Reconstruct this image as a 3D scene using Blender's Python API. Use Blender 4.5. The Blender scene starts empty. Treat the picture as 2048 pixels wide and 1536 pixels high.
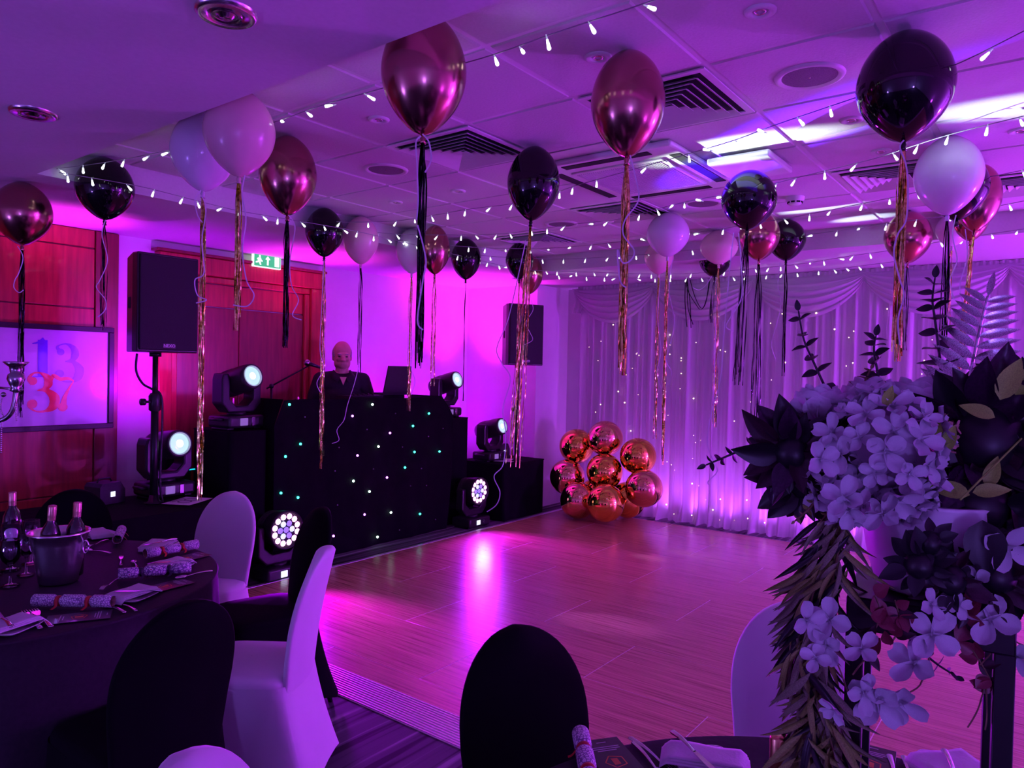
import bpy, bmesh, math, random
from mathutils import Vector, Matrix
random.seed(7)
PI = math.pi
scene = bpy.context.scene
COL = scene.collection

# ------------------------------------------------------------------ camera
H = 1.65                      # eye height of the photographer
F = 1455.0                    # focal length in pixels of the 2048 x 1536 frame
RX = Vector((0.60694, -0.79452, 0.01966)); 
RM = Matrix(((0.607, 0.002, -0.795), (-0.795, 0.027, -0.607), (0.020, 1.000, 0.018)))
def ortho(m):
    x = Vector((m[0][0], m[1][0], m[2][0])).normalized()
    y = Vector((m[0][1], m[1][1], m[2][1])); y = (y - x * y.dot(x)).normalized()
    z = x.cross(y)
    return Matrix(((x[0], y[0], z[0]), (x[1], y[1], z[1]), (x[2], y[2], z[2])))
RM = ortho(RM)
cam_d = bpy.data.cameras.new('camera'); cam = bpy.data.objects.new('camera', cam_d); COL.objects.link(cam)
cam.matrix_world = Matrix.Translation((0, 0, H)) @ RM.to_4x4()
cam_d.sensor_width = 36.0; cam_d.lens = 36.0 * F / 2048.0; cam_d.clip_start = 0.02
scene.camera = cam
CAM = Vector((0, 0, H))

def at(x, y, X=None, Y=None, Z=None, d=None):
    """the point of the room seen at a place of the photograph, on a plane or at a depth"""
    r = RM @ Vector(((x - 1024) / F, -(y - 768) / F, -1.0))
    if X is not None: t = X / r.x
    elif Y is not None: t = Y / r.y
    elif Z is not None: t = (Z - H) / r.z
    else: t = d
    return CAM + r * t
def depth_of(p):
    return -(RM.transposed() @ (Vector(p) - CAM)).z

# ------------------------------------------------------------------ light
scene.view_settings.view_transform = 'Standard'
scene.view_settings.look = 'None'
scene.view_settings.gamma = 1.0
scene.view_settings.use_curve_mapping = False
scene.view_settings.exposure = 0.2
scene.cycles.use_denoising = True
scene.cycles.max_bounces = 4
scene.cycles.diffuse_bounces = 2
scene.cycles.glossy_bounces = 3
scene.cycles.use_adaptive_sampling = True
scene.cycles.adaptive_threshold = 0.10
scene.cycles.sample_clamp_indirect = 6.0
world = bpy.data.worlds.new('world'); scene.world = world
world.use_nodes = True
world.node_tree.nodes['Background'].inputs[0].default_value = (0.25, 0.06, 0.5, 1)
world.node_tree.nodes['Background'].inputs[1].default_value = 0.05

def lamp(name, kind, loc, col, power, aim=None, size=0.1, spot=60, blend=0.5):
    l = bpy.data.lights.new(name, kind); l.color = col; l.energy = power
    if kind == 'AREA': l.shape = 'DISK'; l.size = size
    else: l.shadow_soft_size = size
    if kind == 'SPOT': l.spot_size = math.radians(spot); l.spot_blend = blend
    o = bpy.data.objects.new(name, l); COL.objects.link(o); o.location = loc
    if aim is not None:
        o.rotation_euler = (Vector(aim) - Vector(loc)).to_track_quat('-Z', 'Y').to_euler()
    return o
VIOLET = (0.43, 0.040, 1.0)
DUSK = (0.30, 0.15, 1.0)
MAGENTA = (1.0, 0.02, 0.88)
PURPLE = (0.46, 0.0, 1.0)
# unseen fill lamps, added behind and beside the camera to brighten the room
for x, y, z, w, c in [(-2.2, 3.6, 0.5, 70, DUSK), (-2.2, -2.4, 0.5, 95, DUSK), (3.0, -3.1, 0.5, 40, VIOLET), (6.9, -2.6, 1.3, 450, VIOLET), (6.5, -1.4, 0.3, 120, VIOLET)]:
    lamp('wall_uplight', 'POINT', (x, y, z), c, w, size=0.15)
# magenta uplighters standing behind the disc jockey, aimed at the edge of the ceiling
for x, y, z, ax, ay, w, sp in [(2.22, 5.66, 1.75, 2.18, 5.72, 62, 70), (4.40, 5.80, 1.5, 4.30, 5.66, 95, 70), (6.70, 5.74, 1.15, 6.58, 5.62, 240, 82)]:
    lamp('stage_uplight', 'SPOT', (x, y, z), MAGENTA, w, aim=(ax, ay, 2.69), size=0.05, spot=sp, blend=1.0)
# violet washes on the wall behind him
for x, y, z, w in [(2.93, 5.42, 1.45, 58), (5.35, 5.62, 0.7, 68), (6.35, 5.75, 0.5, 62)]:
    lamp('wall_wash', 'SPOT', (x, y, z), PURPLE, w, aim=(x, 6.15, z + 0.6), size=0.1, spot=160, blend=1.0)
# uplighters hidden between the curtain and the wall behind it
for k in range(14):
    y = 4.45 - 0.4 * k
    lamp('curtain_uplight', 'SPOT', (7.70, y, 0.08), (0.52, 0.075, 1.0), 30, aim=(7.82, y, 1.6), size=0.08, spot=125, blend=1.0)
# beams of the four moving heads on the ceiling and across the dance floor
for src, aim, c, w, sp in [((3.34, 5.08, 1.56), (3.72, 1.36, 2.85), (0.80, 1.0, 0.85), 4200, 5.0), ((2.72, 4.98, 1.06), (3.90, 0.10, 2.85), (0.70, 0.95, 1.0), 4200, 4.5),
                           ((5.83, 5.12, 1.54), (5.45, 1.45, 2.85), (0.70, 0.9, 1.0), 2200, 3.4), ((6.42, 4.95, 1.02), (5.95, 1.25, 2.85), (0.65, 0.8, 1.0), 2200, 3.4),
                           ((5.83, 5.12, 1.54), (3.72, 1.20, 2.85), (0.08, 0.01, 1.0), 13000, 7.5), ((3.60, 5.00, 1.56), (4.12, 2.3, 0.0), (0.38, 0.10, 1.0), 420, 8),
                           ((5.83, 5.12, 1.54), (5.83, 2.85, 0.0), (0.45, 0.2, 1.0), 220, 5), ((6.42, 4.95, 1.02), (6.2, 2.6, 0.0), (0.45, 0.2, 1.0), 200, 6)]:
    lamp('moving_beam', 'SPOT', src, c, w, aim=aim, size=0.02, spot=sp, blend=0.8)

# ------------------------------------------------------------------ materials
def mat(name, col, rough=0.6, metal=0.0, spec=0.5, emit=None, estr=0.0, noise=0.0, nscale=20.0, bump=0.0, coat=0.0, trans=0.0, sheen=0.0, stretch=None, alpha=1.0, ior=1.45, sub=0.0):
    m = bpy.data.materials.new(name); m.use_nodes = True
    nt = m.node_tree; b = nt.nodes['Principled BSDF']
    b.inputs['Base Color'].default_value = (*col, 1); b.inputs['Roughness'].default_value = rough
    b.inputs['Metallic'].default_value = metal; b.inputs['Specular IOR Level'].default_value = spec
    b.inputs['Coat Weight'].default_value = coat; b.inputs['Coat Roughness'].default_value = 0.05
    b.inputs['Transmission Weight'].default_value = trans; b.inputs['IOR'].default_value = ior
    b.inputs['Sheen Weight'].default_value = sheen; b.inputs['Alpha'].default_value = alpha
    if emit: b.inputs['Emission Color'].default_value = (*emit, 1); b.inputs['Emission Strength'].default_value = estr
    if noise or bump:
        tc = nt.nodes.new('ShaderNodeTexCoord'); mp = nt.nodes.new('ShaderNodeMapping'); nz = nt.nodes.new('ShaderNodeTexNoise')
        nt.links.new(tc.outputs['Object'], mp.inputs[0]); nt.links.new(mp.outputs[0], nz.inputs['Vector'])
        if stretch: mp.inputs['Scale'].default_value = stretch
        nz.inputs['Scale'].default_value = nscale; nz.inputs['Detail'].default_value = 5
        if noise:
            cr = nt.nodes.new('ShaderNodeValToRGB'); e = cr.color_ramp.elements
            e[0].position = 0.3; e[1].position = 0.7
            e[0].color = (*[c * (1 - noise) for c in col], 1); e[1].color = (*[min(1, c * (1 + noise)) for c in col], 1)
            nt.links.new(nz.outputs[0], cr.inputs[0]); nt.links.new(cr.outputs[0], b.inputs['Base Color'])
        if bump:
            bp = nt.nodes.new('ShaderNodeBump'); bp.inputs['Strength'].default_value = bump; bp.inputs['Distance'].default_value = 0.01
            nt.links.new(nz.outputs[0], bp.inputs['Height']); nt.links.new(bp.outputs[0], b.inputs['Normal'])
    return m
M = {}
M['ceil'] = mat('ceiling_paint', (0.72, 0.70, 0.72), 0.9, noise=0.03, nscale=60)
M['tile'] = mat('ceiling_tile', (0.70, 0.68, 0.70), 0.95, noise=0.04, nscale=90, bump=0.15)
M['tbar'] = mat('ceiling_grid', (0.80, 0.80, 0.80), 0.5, noise=0.02)
M['wall'] = mat('wall_paint', (0.80, 0.78, 0.80), 0.85, noise=0.02, nscale=8)
M['mahog'] = mat('mahogany', (0.42, 0.045, 0.035), 0.35, noise=0.25, nscale=6, stretch=(6, 6, 0.5), coat=0.2)
M['mahogdark'] = mat('dark_mahogany', (0.22, 0.03, 0.03), 0.3, noise=0.2, nscale=6, stretch=(6, 6, 0.5), coat=0.2)
M['white'] = mat('white_plastic', (0.78, 0.78, 0.78), 0.4, noise=0.02)
M['dark'] = mat('black_void', (0.012, 0.011, 0.014), 0.8, noise=0.1)
M['blackplastic'] = mat('black_plastic', (0.018, 0.017, 0.02), 0.38, noise=0.15, nscale=40)
M['blackmetal'] = mat('black_metal', (0.012, 0.012, 0.014), 0.35, metal=0.3, noise=0.1)
M['grille'] = mat('speaker_grille', (0.012, 0.011, 0.016), 0.6, noise=0.3, nscale=400, bump=0.3)
M['blackcloth'] = mat('black_cloth', (0.0045, 0.0035, 0.006), 0.9, spec=0.12, noise=0.25, nscale=14, bump=0.2)
M['tablecloth'] = mat('black_tablecloth', (0.024, 0.016, 0.026), 0.65, spec=0.25, noise=0.15, nscale=60, bump=0.08)
M['whitecloth'] = mat('white_stretch_cloth', (0.82, 0.81, 0.82), 0.75, noise=0.02, nscale=6, bump=0.03, sheen=0.2)
M['alu'] = mat('ribbed_aluminium', (0.88, 0.86, 0.88), 0.42, metal=0.8, noise=0.05, nscale=30)
M['steel'] = mat('polished_steel', (0.85, 0.83, 0.85), 0.24, metal=1.0, noise=0.04, nscale=9)
M['silver'] = mat('tarnished_silver', (0.42, 0.40, 0.42), 0.22, metal=1.0, noise=0.15, nscale=30)
M['napkin'] = mat('linen_napkin', (0.72, 0.70, 0.72), 0.85, noise=0.04, nscale=150, bump=0.1)
M['china'] = mat('white_china', (0.8, 0.8, 0.8), 0.12, noise=0.01)
M['paper'] = mat('white_paper', (0.82, 0.82, 0.82), 0.8, noise=0.02)
M['screen'] = mat('lit_display', (0.2, 0.2, 0.25), 0.3, emit=(0.75, 0.75, 1.0), estr=1.2)
M['screendim'] = mat('dim_display', (0.3, 0.3, 0.35), 0.3, emit=(0.45, 0.3, 0.8), estr=0.25)

# ------------------------------------------------------------------ mesh helpers
class MB:
    def __init__(s, tm=None): s.v = []; s.f = []; s.s = []; s.mi = []; s.tm = tm; s.cur = 0
    def add(s, vs, fs, smooth=False):
        o = len(s.v)
        if s.tm is not None: vs = [s.tm @ Vector(v) for v in vs]
        s.v.extend(tuple(v) for v in vs)
        for f in fs: s.f.append(tuple(i + o for i in f)); s.s.append(smooth); s.mi.append(s.cur)
        return s
    def box(s, x0, x1, y0, y1, z0, z1):
        vs = [(x, y, z) for x in (x0, x1) for y in (y0, y1) for z in (z0, z1)]
        return s.add(vs, [(0, 1, 3, 2), (4, 6, 7, 5), (0, 4, 5, 1), (2, 3, 7, 6), (0, 2, 6, 4), (1, 5, 7, 3)])
    def rbox(s, x0, x1, y0, y1, z0, z1, r=0.01, seg=2):
        bm = bmesh.new(); bmesh.ops.create_cube(bm, size=1)
        for v in bm.verts: v.co = Vector(((x0 + x1) / 2 + v.co.x * (x1 - x0), (y0 + y1) / 2 + v.co.y * (y1 - y0), (z0 + z1) / 2 + v.co.z * (z1 - z0)))
        r = min(r, 0.48 * min(x1 - x0, y1 - y0, z1 - z0))
        bmesh.ops.bevel(bm, geom=list(bm.edges), offset=r, segments=seg, affect='EDGES', profile=0.5)
        bm.verts.index_update()
        bm.normal_update()
        for flat in (False, True):
            sel = [f for f in bm.faces if (max(abs(c) for c in f.normal) > 0.999) == flat]
            if not flat: s.add([v.co.copy() for v in bm.verts], [[v.index for v in f.verts] for f in sel], True)
            else:
                o = len(s.v) - len(bm.verts)
                for f in sel: s.f.append(tuple(v.index + o for v in f.verts)); s.s.append(False); s.mi.append(s.cur)
        bm.free()
        return s
    def tube(s, path, r, n=6, caps=True):
        path = [Vector(p) for p in path]; m = len(path)
        rs = list(r) if hasattr(r, '__len__') else [r] * m
        vs = []; up = None
        for i, p in enumerate(path):
            t = (path[min(i + 1, m - 1)] - path[max(i - 1, 0)])
            t = t.normalized() if t.length > 1e-9 else Vector((0, 0, 1))
            if up is None:
                up = Vector((0, 0, 1)) if abs(t.z) < 0.9 else Vector((1, 0, 0))
            a = t.cross(up)
            if a.length < 1e-6: a = t.orthogonal()
            a.normalize(); b = a.cross(t).normalized(); up = b
            for k in range(n):
                an = 2 * PI * k / n
                vs.append(p + (a * math.cos(an) + b * math.sin(an)) * rs[i])
        fs = [(i * n + k, i * n + (k + 1) % n, (i + 1) * n + (k + 1) % n, (i + 1) * n + k) for i in range(m - 1) for k in range(n)]
        if caps: fs += [tuple(range(n - 1, -1, -1)), tuple(range((m - 1) * n, m * n))]
        return s.add(vs, fs, n > 4)
    def cyl(s, p0, p1, r0, r1=None, n=16): return s.tube([p0, p1], [r0, r0 if r1 is None else r1], n)
    def lathe(s, prof, n=24, o=(0, 0, 0), smooth=True):
        o = Vector(o); vs = []; fs = []
        for r, z in prof:
            for k in range(n):
                a = 2 * PI * k / n; vs.append(o + Vector((r * math.cos(a), r * math.sin(a), z)))
        for i in range(len(prof) - 1):
            for k in range(n): fs.append((i * n + k, i * n + (k + 1) % n, (i + 1) * n + (k + 1) % n, (i + 1) * n + k))
        return s.add(vs, fs, smooth)
    def ball(s, c, r, n=12, sc=(1, 1, 1)):
        c = Vector(c); m = max(4, n // 2 + 1); vs = [c + Vector((0, 0, r * sc[2]))]; fs = []
        for i in range(1, m):
            th = PI * i / m
            for k in range(n):
                a = 2 * PI * k / n; vs.append(c + Vector((r * sc[0] * math.sin(th) * math.cos(a), r * sc[1] * math.sin(th) * math.sin(a), r * sc[2] * math.cos(th))))
        vs.append(c - Vector((0, 0, r * sc[2]))); L = len(vs) - 1
        for k in range(n):
            fs.append((0, 1 + k, 1 + (k + 1) % n)); fs.append((L, L - n + (k + 1) % n, L - n + k))
        for i in range(m - 2):
            for k in range(n): fs.append((1 + i * n + k, 1 + (i + 1) * n + k, 1 + (i + 1) * n + (k + 1) % n, 1 + i * n + (k + 1) % n))
        return s.add(vs, fs, True)
    def grid(s, fn, nu, nv, smooth=True, wrap=False):
        vs = [fn(i / (nu - (0 if wrap else 1)), j / (nv - 1)) for j in range(nv) for i in range(nu)]
        fs = []
        for j in range(nv - 1):
            for i in range(nu if wrap else nu - 1):
                i2 = (i + 1) % nu
                fs.append((j * nu + i, j * nu + i2, (j + 1) * nu + i2, (j + 1) * nu + i))
        return s.add(vs, fs, smooth)
    def ribbon(s, path, w, side):
        path = [Vector(p) for p in path]; vs = []
        for i, p in enumerate(path):
            sd = Vector(side[i] if isinstance(side, list) else side); ww = w[i] if hasattr(w, '__len__') else w
            vs += [p - sd * ww / 2, p + sd * ww / 2]
        return s.add(vs, [(2 * i, 2 * i + 1, 2 * i + 3, 2 * i + 2) for i in range(len(path) - 1)], True)
    def prism(s, pts, z0, z1, axis='z'):
        n = len(pts)
        def P(a, b, c): return {'z': (a, b, c), 'y': (a, c, b), 'x': (c, a, b)}[axis]
        vs = [P(a, b, z0) for a, b in pts] + [P(a, b, z1) for a, b in pts]
        fs = [tuple(range(n - 1, -1, -1)), tuple(range(n, 2 * n))] + [(i, (i + 1) % n, n + (i + 1) % n, n + i) for i in range(n)]
        return s.add(vs, fs)
    def mesh(s, name, mats):
        me = bpy.data.meshes.new(name); me.from_pydata(s.v, [], s.f)
        me.polygons.foreach_set('use_smooth', s.s); me.polygons.foreach_set('material_index', s.mi)
        for m in (mats if isinstance(mats, (list, tuple)) else [mats]): me.materials.append(M[m] if isinstance(m, str) else m)
        bm = bmesh.new(); bm.from_mesh(me); bmesh.ops.recalc_face_normals(bm, faces=bm.faces); bm.to_mesh(me); bm.free()
        me.update(); return me
    def build(s, name, mats, parent=None, loc=None, rz=0.0):
        o = bpy.data.objects.new(name, s.mesh(name, mats)); COL.objects.link(o)
        if parent is not None: o.parent = parent
        if loc is not None: o.location = loc
        if rz: o.rotation_euler = (0, 0, rz)
        return o
def inst(mesh, name, parent=None, loc=(0, 0, 0), rot=None, scale=None):
    o = bpy.data.objects.new(name, mesh); COL.objects.link(o)
    if parent is not None: o.parent = parent
    o.location = loc
    if rot is not None: o.rotation_euler = rot
    if scale is not None: o.scale = scale
    return o
def tag(o, label=None, cat=None, group=None, kind=None):
    if label: o['label'] = label
    if cat: o['category'] = cat
    if group: o['group'] = group
    if kind: o['kind'] = kind
    return o
def thing(name, label, cat, loc=(0, 0, 0), rz=0.0, group=None, rot=None):
    o = bpy.data.objects.new(name, None); COL.objects.link(o); o.empty_display_size = 0.05
    o.location = loc; o.rotation_euler = rot if rot is not None else (0, 0, rz)
    return tag(o, label, cat, group)
def struct(name, mb, m, parent=None):
    return tag(mb.build(name, m, parent), kind='structure')
def copy_tree(o, parent=None, **kw):
    c = o.copy(); COL.objects.link(c); c.parent = parent
    for ch in [x for x in bpy.data.objects if x.parent == o]: copy_tree(ch, c)
    return c
def crv(pts, n=8):
    """Catmull-Rom through the points"""
    P = [Vector(p) for p in pts]; out = []
    for i in range(len(P) - 1):
        a = P[max(i - 1, 0)]; b = P[i]; c = P[i + 1]; d = P[min(i + 2, len(P) - 1)]
        for k in range(n):
            t = k / n
            out.append(0.5 * ((2 * b) + (c - a) * t + (2 * a - 5 * b + 4 * c - d) * t * t + (3 * b - a - 3 * c + d) * t ** 3))
    out.append(P[-1]); return out
def text_mb(body, size, mb=None, tm=None, extrude=0.0):
    cu = bpy.data.curves.new('t', 'FONT'); cu.body = body; cu.size = size; cu.align_x = 'CENTER'; cu.align_y = 'CENTER'; cu.resolution_u = 3; cu.extrude = extrude
    ob = bpy.data.objects.new('t', cu); COL.objects.link(ob)
    bpy.context.view_layer.update()
    me = ob.evaluated_get(bpy.context.evaluated_depsgraph_get()).to_mesh()
    vs = [v.co.copy() for v in me.vertices]; fs = [tuple(p.vertices) for p in me.polygons]
    ob.to_mesh_clear(); bpy.data.objects.remove(ob); bpy.data.curves.remove(cu)
    if tm is not None: vs = [tm @ v for v in vs]
    mb = mb or MB(); mb.add(vs, fs); return mb

# ------------------------------------------------------------------ the room
ZC, ZS = 2.85, 2.69             # tiled ceiling, lowered border
XA, XB = 1.61, 6.23             # the raised part from the near border to the curtain side
YD = 4.57                       # its edge on the disc jockey's side
YW, XW, XCW = 6.15, 7.1, 7.78   # walls
YLO, XLO = -3.6, -3.0

# carpet
def carpet_mat():
    m = bpy.data.materials.new('striped_carpet'); m.use_nodes = True; nt = m.node_tree; b = nt.nodes['Principled BSDF']
    tc = nt.nodes.new('ShaderNodeTexCoord'); nz0 = nt.nodes.new('ShaderNodeTexNoise'); nz0.inputs['Scale'].default_value = 1.2
    mp = nt.nodes.new('ShaderNodeMapping'); mp.inputs['Scale'].default_value = (0.45, 17, 1)
    mx = nt.nodes.new('ShaderNodeMix'); mx.data_type = 'VECTOR'; mx.inputs[0].default_value = 0.06
    nt.links.new(tc.outputs['Object'], nz0.inputs['Vector']); nt.links.new(tc.outputs['Object'], mx.inputs[4]); nt.links.new(nz0.outputs[1], mx.inputs[5])
    nt.links.new(mx.outputs[1], mp.inputs[0])
    nz = nt.nodes.new('ShaderNodeTexNoise'); nz.inputs['Scale'].default_value = 1.0; nz.inputs['Detail'].default_value = 2; nt.links.new(mp.outputs[0], nz.inputs['Vector'])
    cr = nt.nodes.new('ShaderNodeValToRGB'); cr.color_ramp.interpolation = 'LINEAR'; e = cr.color_ramp.elements
    e[0].position = 0.40; e[0].color = (0.012, 0.010, 0.014, 1); e[1].position = 0.66; e[1].color = (0.30, 0.28, 0.30, 1)
    a = e.new(0.46); a.color = (0.085, 0.07, 0.09, 1); a = e.new(0.58); a.color = (0.10, 0.085, 0.11, 1)
    nt.links.new(nz.outputs[0], cr.inputs[0]); nt.links.new(cr.outputs[0], b.inputs['Base Color']); b.inputs['Roughness'].default_value = 0.95
    fz = nt.nodes.new('ShaderNodeTexNoise'); fz.inputs['Scale'].default_value = 350; bp = nt.nodes.new('ShaderNodeBump'); bp.inputs['Strength'].default_value = 0.4
    nt.links.new(tc.outputs['Object'], fz.inputs['Vector']); nt.links.new(fz.outputs[0], bp.inputs['Height']); nt.links.new(bp.outputs[0], b.inputs['Normal'])
    return m
M['carpet'] = carpet_mat()
struct('floor', MB().box(XLO, 8.2, YLO, 6.4, -0.1, 0.0), 'carpet')

# walls
wd = struct('wall_left', MB().box(XLO, 8.2, YW, YW + 0.2, 0, 3.1), 'wall')
struct('wall_back', MB().box(XW, 8.2, 5.06, YW, 0, 3.1), 'wall')
struct('wall_right', MB().box(XCW, XCW + 0.2, YLO, 5.06, 0, 3.1), 'wall')
struct('wall_near', MB().box(XLO - 0.2, XLO, YLO, 6.4, 0, 3.1), 'wall')
struct('wall_front', MB().box(XLO, 8.2, YLO - 0.2, YLO, 0, 3.1), 'wall')

# ceiling: lowered border (four slabs), tiled field
struct('soffit', MB().box(XLO, XA, YLO, 6.4, ZS, 3.1), 'ceil')
struct('soffit', MB().box(XA, 8.2, YD, 6.4, ZS, 3.1), 'ceil')
struct('soffit', MB().box(XB, 8.2, YLO, YD, ZS, 3.1), 'ceil')
ceiling = struct('ceiling', MB().box(XA, XB, YLO, YD, ZC + 0.006, 3.1), 'tbar')
PX, PY, X0G, Y0G = 0.606, 0.606, 2.092, 1.145
def cx(i): return X0G + PX * i
def cy(j): return Y0G + PY * j
SKIP = {(1, 2): 'vent', (1, 0): 'vent', (4, 2): 'vent', (5, 4): 'vent', (4, -1): 'vent', (5, -2): 'vent',
        (2, 1): 'ac', (3, 1): 'ac'}
tile_cache = {}
for i in range(-1, 7):
    for j in range(-7, 6):
        if (i, j) in SKIP: continue
        a = max(cx(i), XA) + 0.012; b = min(cx(i + 1), XB) - 0.012; c = cy(j) + 0.012; d = min(cy(j + 1), YD) - 0.012
        if b - a < 0.05 or d - c < 0.05: continue
        key = (round(b - a, 3), round(d - c, 3))
        if key not in tile_cache:
            w, h = key; e = 0.006
            t = MB(); vs = [(-w/2, -h/2, 0.006), (w/2, -h/2, 0.006), (w/2, h/2, 0.006), (-w/2, h/2, 0.006),
                            (-w/2 + e, -h/2 + e, 0), (w/2 - e, -h/2 + e, 0), (w/2 - e, h/2 - e, 0), (-w/2 + e, h/2 - e, 0)]
            t.add(vs, [(4, 5, 6, 7)] + [(k, (k + 1) % 4, 4 + (k + 1) % 4, 4 + k) for k in range(4)])
            tile_cache[key] = t.mesh('ceiling_tile', 'tile')
        inst(tile_cache[key], 'ceiling_tile', ceiling, ((a + b) / 2, (c + d) / 2, ZC + (0.0025 if (i, j) == (0, 1) else 0)))

# wooden wall panels, picture wall
pan = MB(); pn = None
pw = struct('wall_panelling', MB().box(XLO, 2.74, YW - 0.03, YW, 0, ZS), 'mahogdark')
x = 2.735
k = 0
for z0, z1 in ((0.02, 0.62), (0.63, 2.07), (2.08, 2.54), (2.55, ZS - 0.005)):
    for a, b in ((1.0, 2.56), (-0.6, 0.99)):
        MB().rbox(a, b, YW - 0.045, YW - 0.03, z0, z1, 0.004, 1).build('panel', 'mahog', pw)
MB().rbox(2.565, 2.74, YW - 0.055, YW - 0.03, 0, ZS - 0.005, 0.004, 1).build('panel', 'mahogdark', pw)

# double door in a recess
dr = tag(bpy.data.objects.new('door_1', None), kind='structure'); COL.objects.link(dr); dr.location = (0, 0, 0)
fy0, fy1 = YW - 0.09, YW + 0.0
for a, b, z0, z1 in ((3.05, 3.17, 0, 2.438), (4.60, 4.74, 0, 2.438), (3.05, 4.74, 2.44, 2.60)):
    MB().rbox(a, b, fy0, fy1, z0, z1, 0.01).build('door_frame', 'mahog', dr)
for a, b, z0, z1 in ((3.171, 3.23, 0, 2.378), (4.54, 4.599, 0, 2.378), (3.171, 4.599, 2.38, 2.438)):
    MB().rbox(a, b, fy0 + 0.03, fy1, z0, z1, 0.01).build('door_frame', 'mahog', dr)
MB().rbox(3.02, 4.77, fy0 - 0.02, fy1, 2.60, 2.625, 0.006).build('door_frame', 'mahogdark', dr)
for a, b in ((3.235, 3.825), (3.832, 4.535)):
    MB().rbox(a, b, YW - 0.035, YW, 0.01, 2.165, 0.004, 1).build('door_leaf', 'mahogdark', dr)
    h = MB().cyl((b - 0.07, YW - 0.07, 1.05), (b - 0.07, YW - 0.07, 1.35), 0.012, n=10)
    h.cyl((b - 0.07, YW - 0.07, 1.08), (b - 0.07, YW - 0.03, 1.08), 0.008, n=8).cyl((b - 0.07, YW - 0.07, 1.32), (b - 0.07, YW - 0.03, 1.32), 0.008, n=8)
    h.build('door_handle', 'steel', dr)
MB().rbox(3.235, 4.535, YW - 0.03, YW, 2.175, 2.375, 0.004, 1).build('transom_panel', 'mahog', dr)
# baseboards
struct('baseboard_left', MB().rbox(4.75, XW, YW - 0.015, YW, 0, 0.1, 0.004, 1), 'white')
struct('baseboard_right', MB().rbox(XCW - 0.015, XCW, YLO, 5.06, 0, 0.1, 0.004, 1), 'white')

# ------------------------------------------------------------------ dance floor
def wood_mat():
    m = bpy.data.materials.new('oak_laminate'); m.use_nodes = True; nt = m.node_tree; b = nt.nodes['Principled BSDF']
    tc = nt.nodes.new('ShaderNodeTexCoord'); oi = nt.nodes.new('ShaderNodeObjectInfo'); mp = nt.nodes.new('ShaderNodeMapping')
    mp.inputs['Scale'].default_value = (34, 0.8, 1)
    cmb = nt.nodes.new('ShaderNodeCombineXYZ'); mul = nt.nodes.new('ShaderNodeMath'); mul.operation = 'MULTIPLY'; mul.inputs[1].default_value = 37
    nt.links.new(oi.outputs['Random'], mul.inputs[0]); nt.links.new(mul.outputs[0], cmb.inputs[0]); nt.links.new(mul.outputs[0], cmb.inputs[1])
    nt.links.new(cmb.outputs[0], mp.inputs['Location']); nt.links.new(tc.outputs['Object'], mp.inputs[0])
    nz = nt.nodes.new('ShaderNodeTexNoise'); nz.inputs['Scale'].default_value = 2.2; nz.inputs['Detail'].default_value = 8; nz.inputs['Roughness'].default_value = 0.65; nz.inputs['Distortion'].default_value = 0.3
    nt.links.new(mp.outputs[0], nz.inputs['Vector'])
    cr = nt.nodes.new('ShaderNodeValToRGB'); e = cr.color_ramp.elements
    e[0].position = 0.30; e[0].color = (0.17, 0.075, 0.040, 1); e[1].position = 0.70; e[1].color = (0.68, 0.42, 0.22, 1)
    a = e.new(0.47); a.color = (0.46, 0.26, 0.135, 1)
    nt.links.new(nz.outputs[0], cr.inputs[0]); nt.links.new(cr.outputs[0], b.inputs['Base Color'])
    b.inputs['Roughness'].default_value = 0.27; b.inputs['Coat Weight'].default_value = 0.25; b.inputs['Coat Roughness'].default_value = 0.2
    bp = nt.nodes.new('ShaderNodeBump'); bp.inputs['Strength'].default_value = 0.12; bp.inputs['Distance'].default_value = 0.003
    nt.links.new(nz.outputs[0], bp.inputs['Height']); nt.links.new(bp.outputs[0], b.inputs['Normal'])
    return m
M['wood'] = wood_mat()
DX0, DX1, DY1, DY0 = 2.56, 7.32, 4.70, -2.2
df = thing('dance_floor', 'wood-effect portable dance floor of long panels with ribbed metal edging', 'dance floor', (0, 0, 0))
ZF = 0.024
M['joint'] = mat('pale_joint', (0.75, 0.62, 0.55), 0.4, noise=0.05)
MB().box(DX0, DX1, DY0, DY1, 0.0, ZF + 0.0016).build('underlay', 'joint', df)
PWD, PLN = 0.5765, 1.345
pm = {}
for i in range(-2, 8):
    a = max(3.31 + PWD * i, DX0); b = min(3.31 + PWD * (i + 1), DX1)
    if b - a < 0.02: continue
    off = 2.005 if i % 2 == 0 else 2.66
    j = -4
    while True:
        c = max(off + PLN * j, DY0); d = min(off + PLN * (j + 1), DY1); j += 1
        if c >= DY1: break
        if d - c < 0.02: continue
        key = (round(b - a, 3), round(d - c, 3))
        if key not in pm:
            pm[key] = MB().rbox(-key[0] / 2 + 0.0006, key[0] / 2 - 0.0006, -key[1] / 2 + 0.0022, key[1] / 2 - 0.0022, 0, 0.008, 0.0006, 1).mesh('floor_panel', 'wood')
        inst(pm[key], 'floor_panel', df, ((a + b) / 2, (c + d) / 2, ZF - 0.006))
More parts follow.
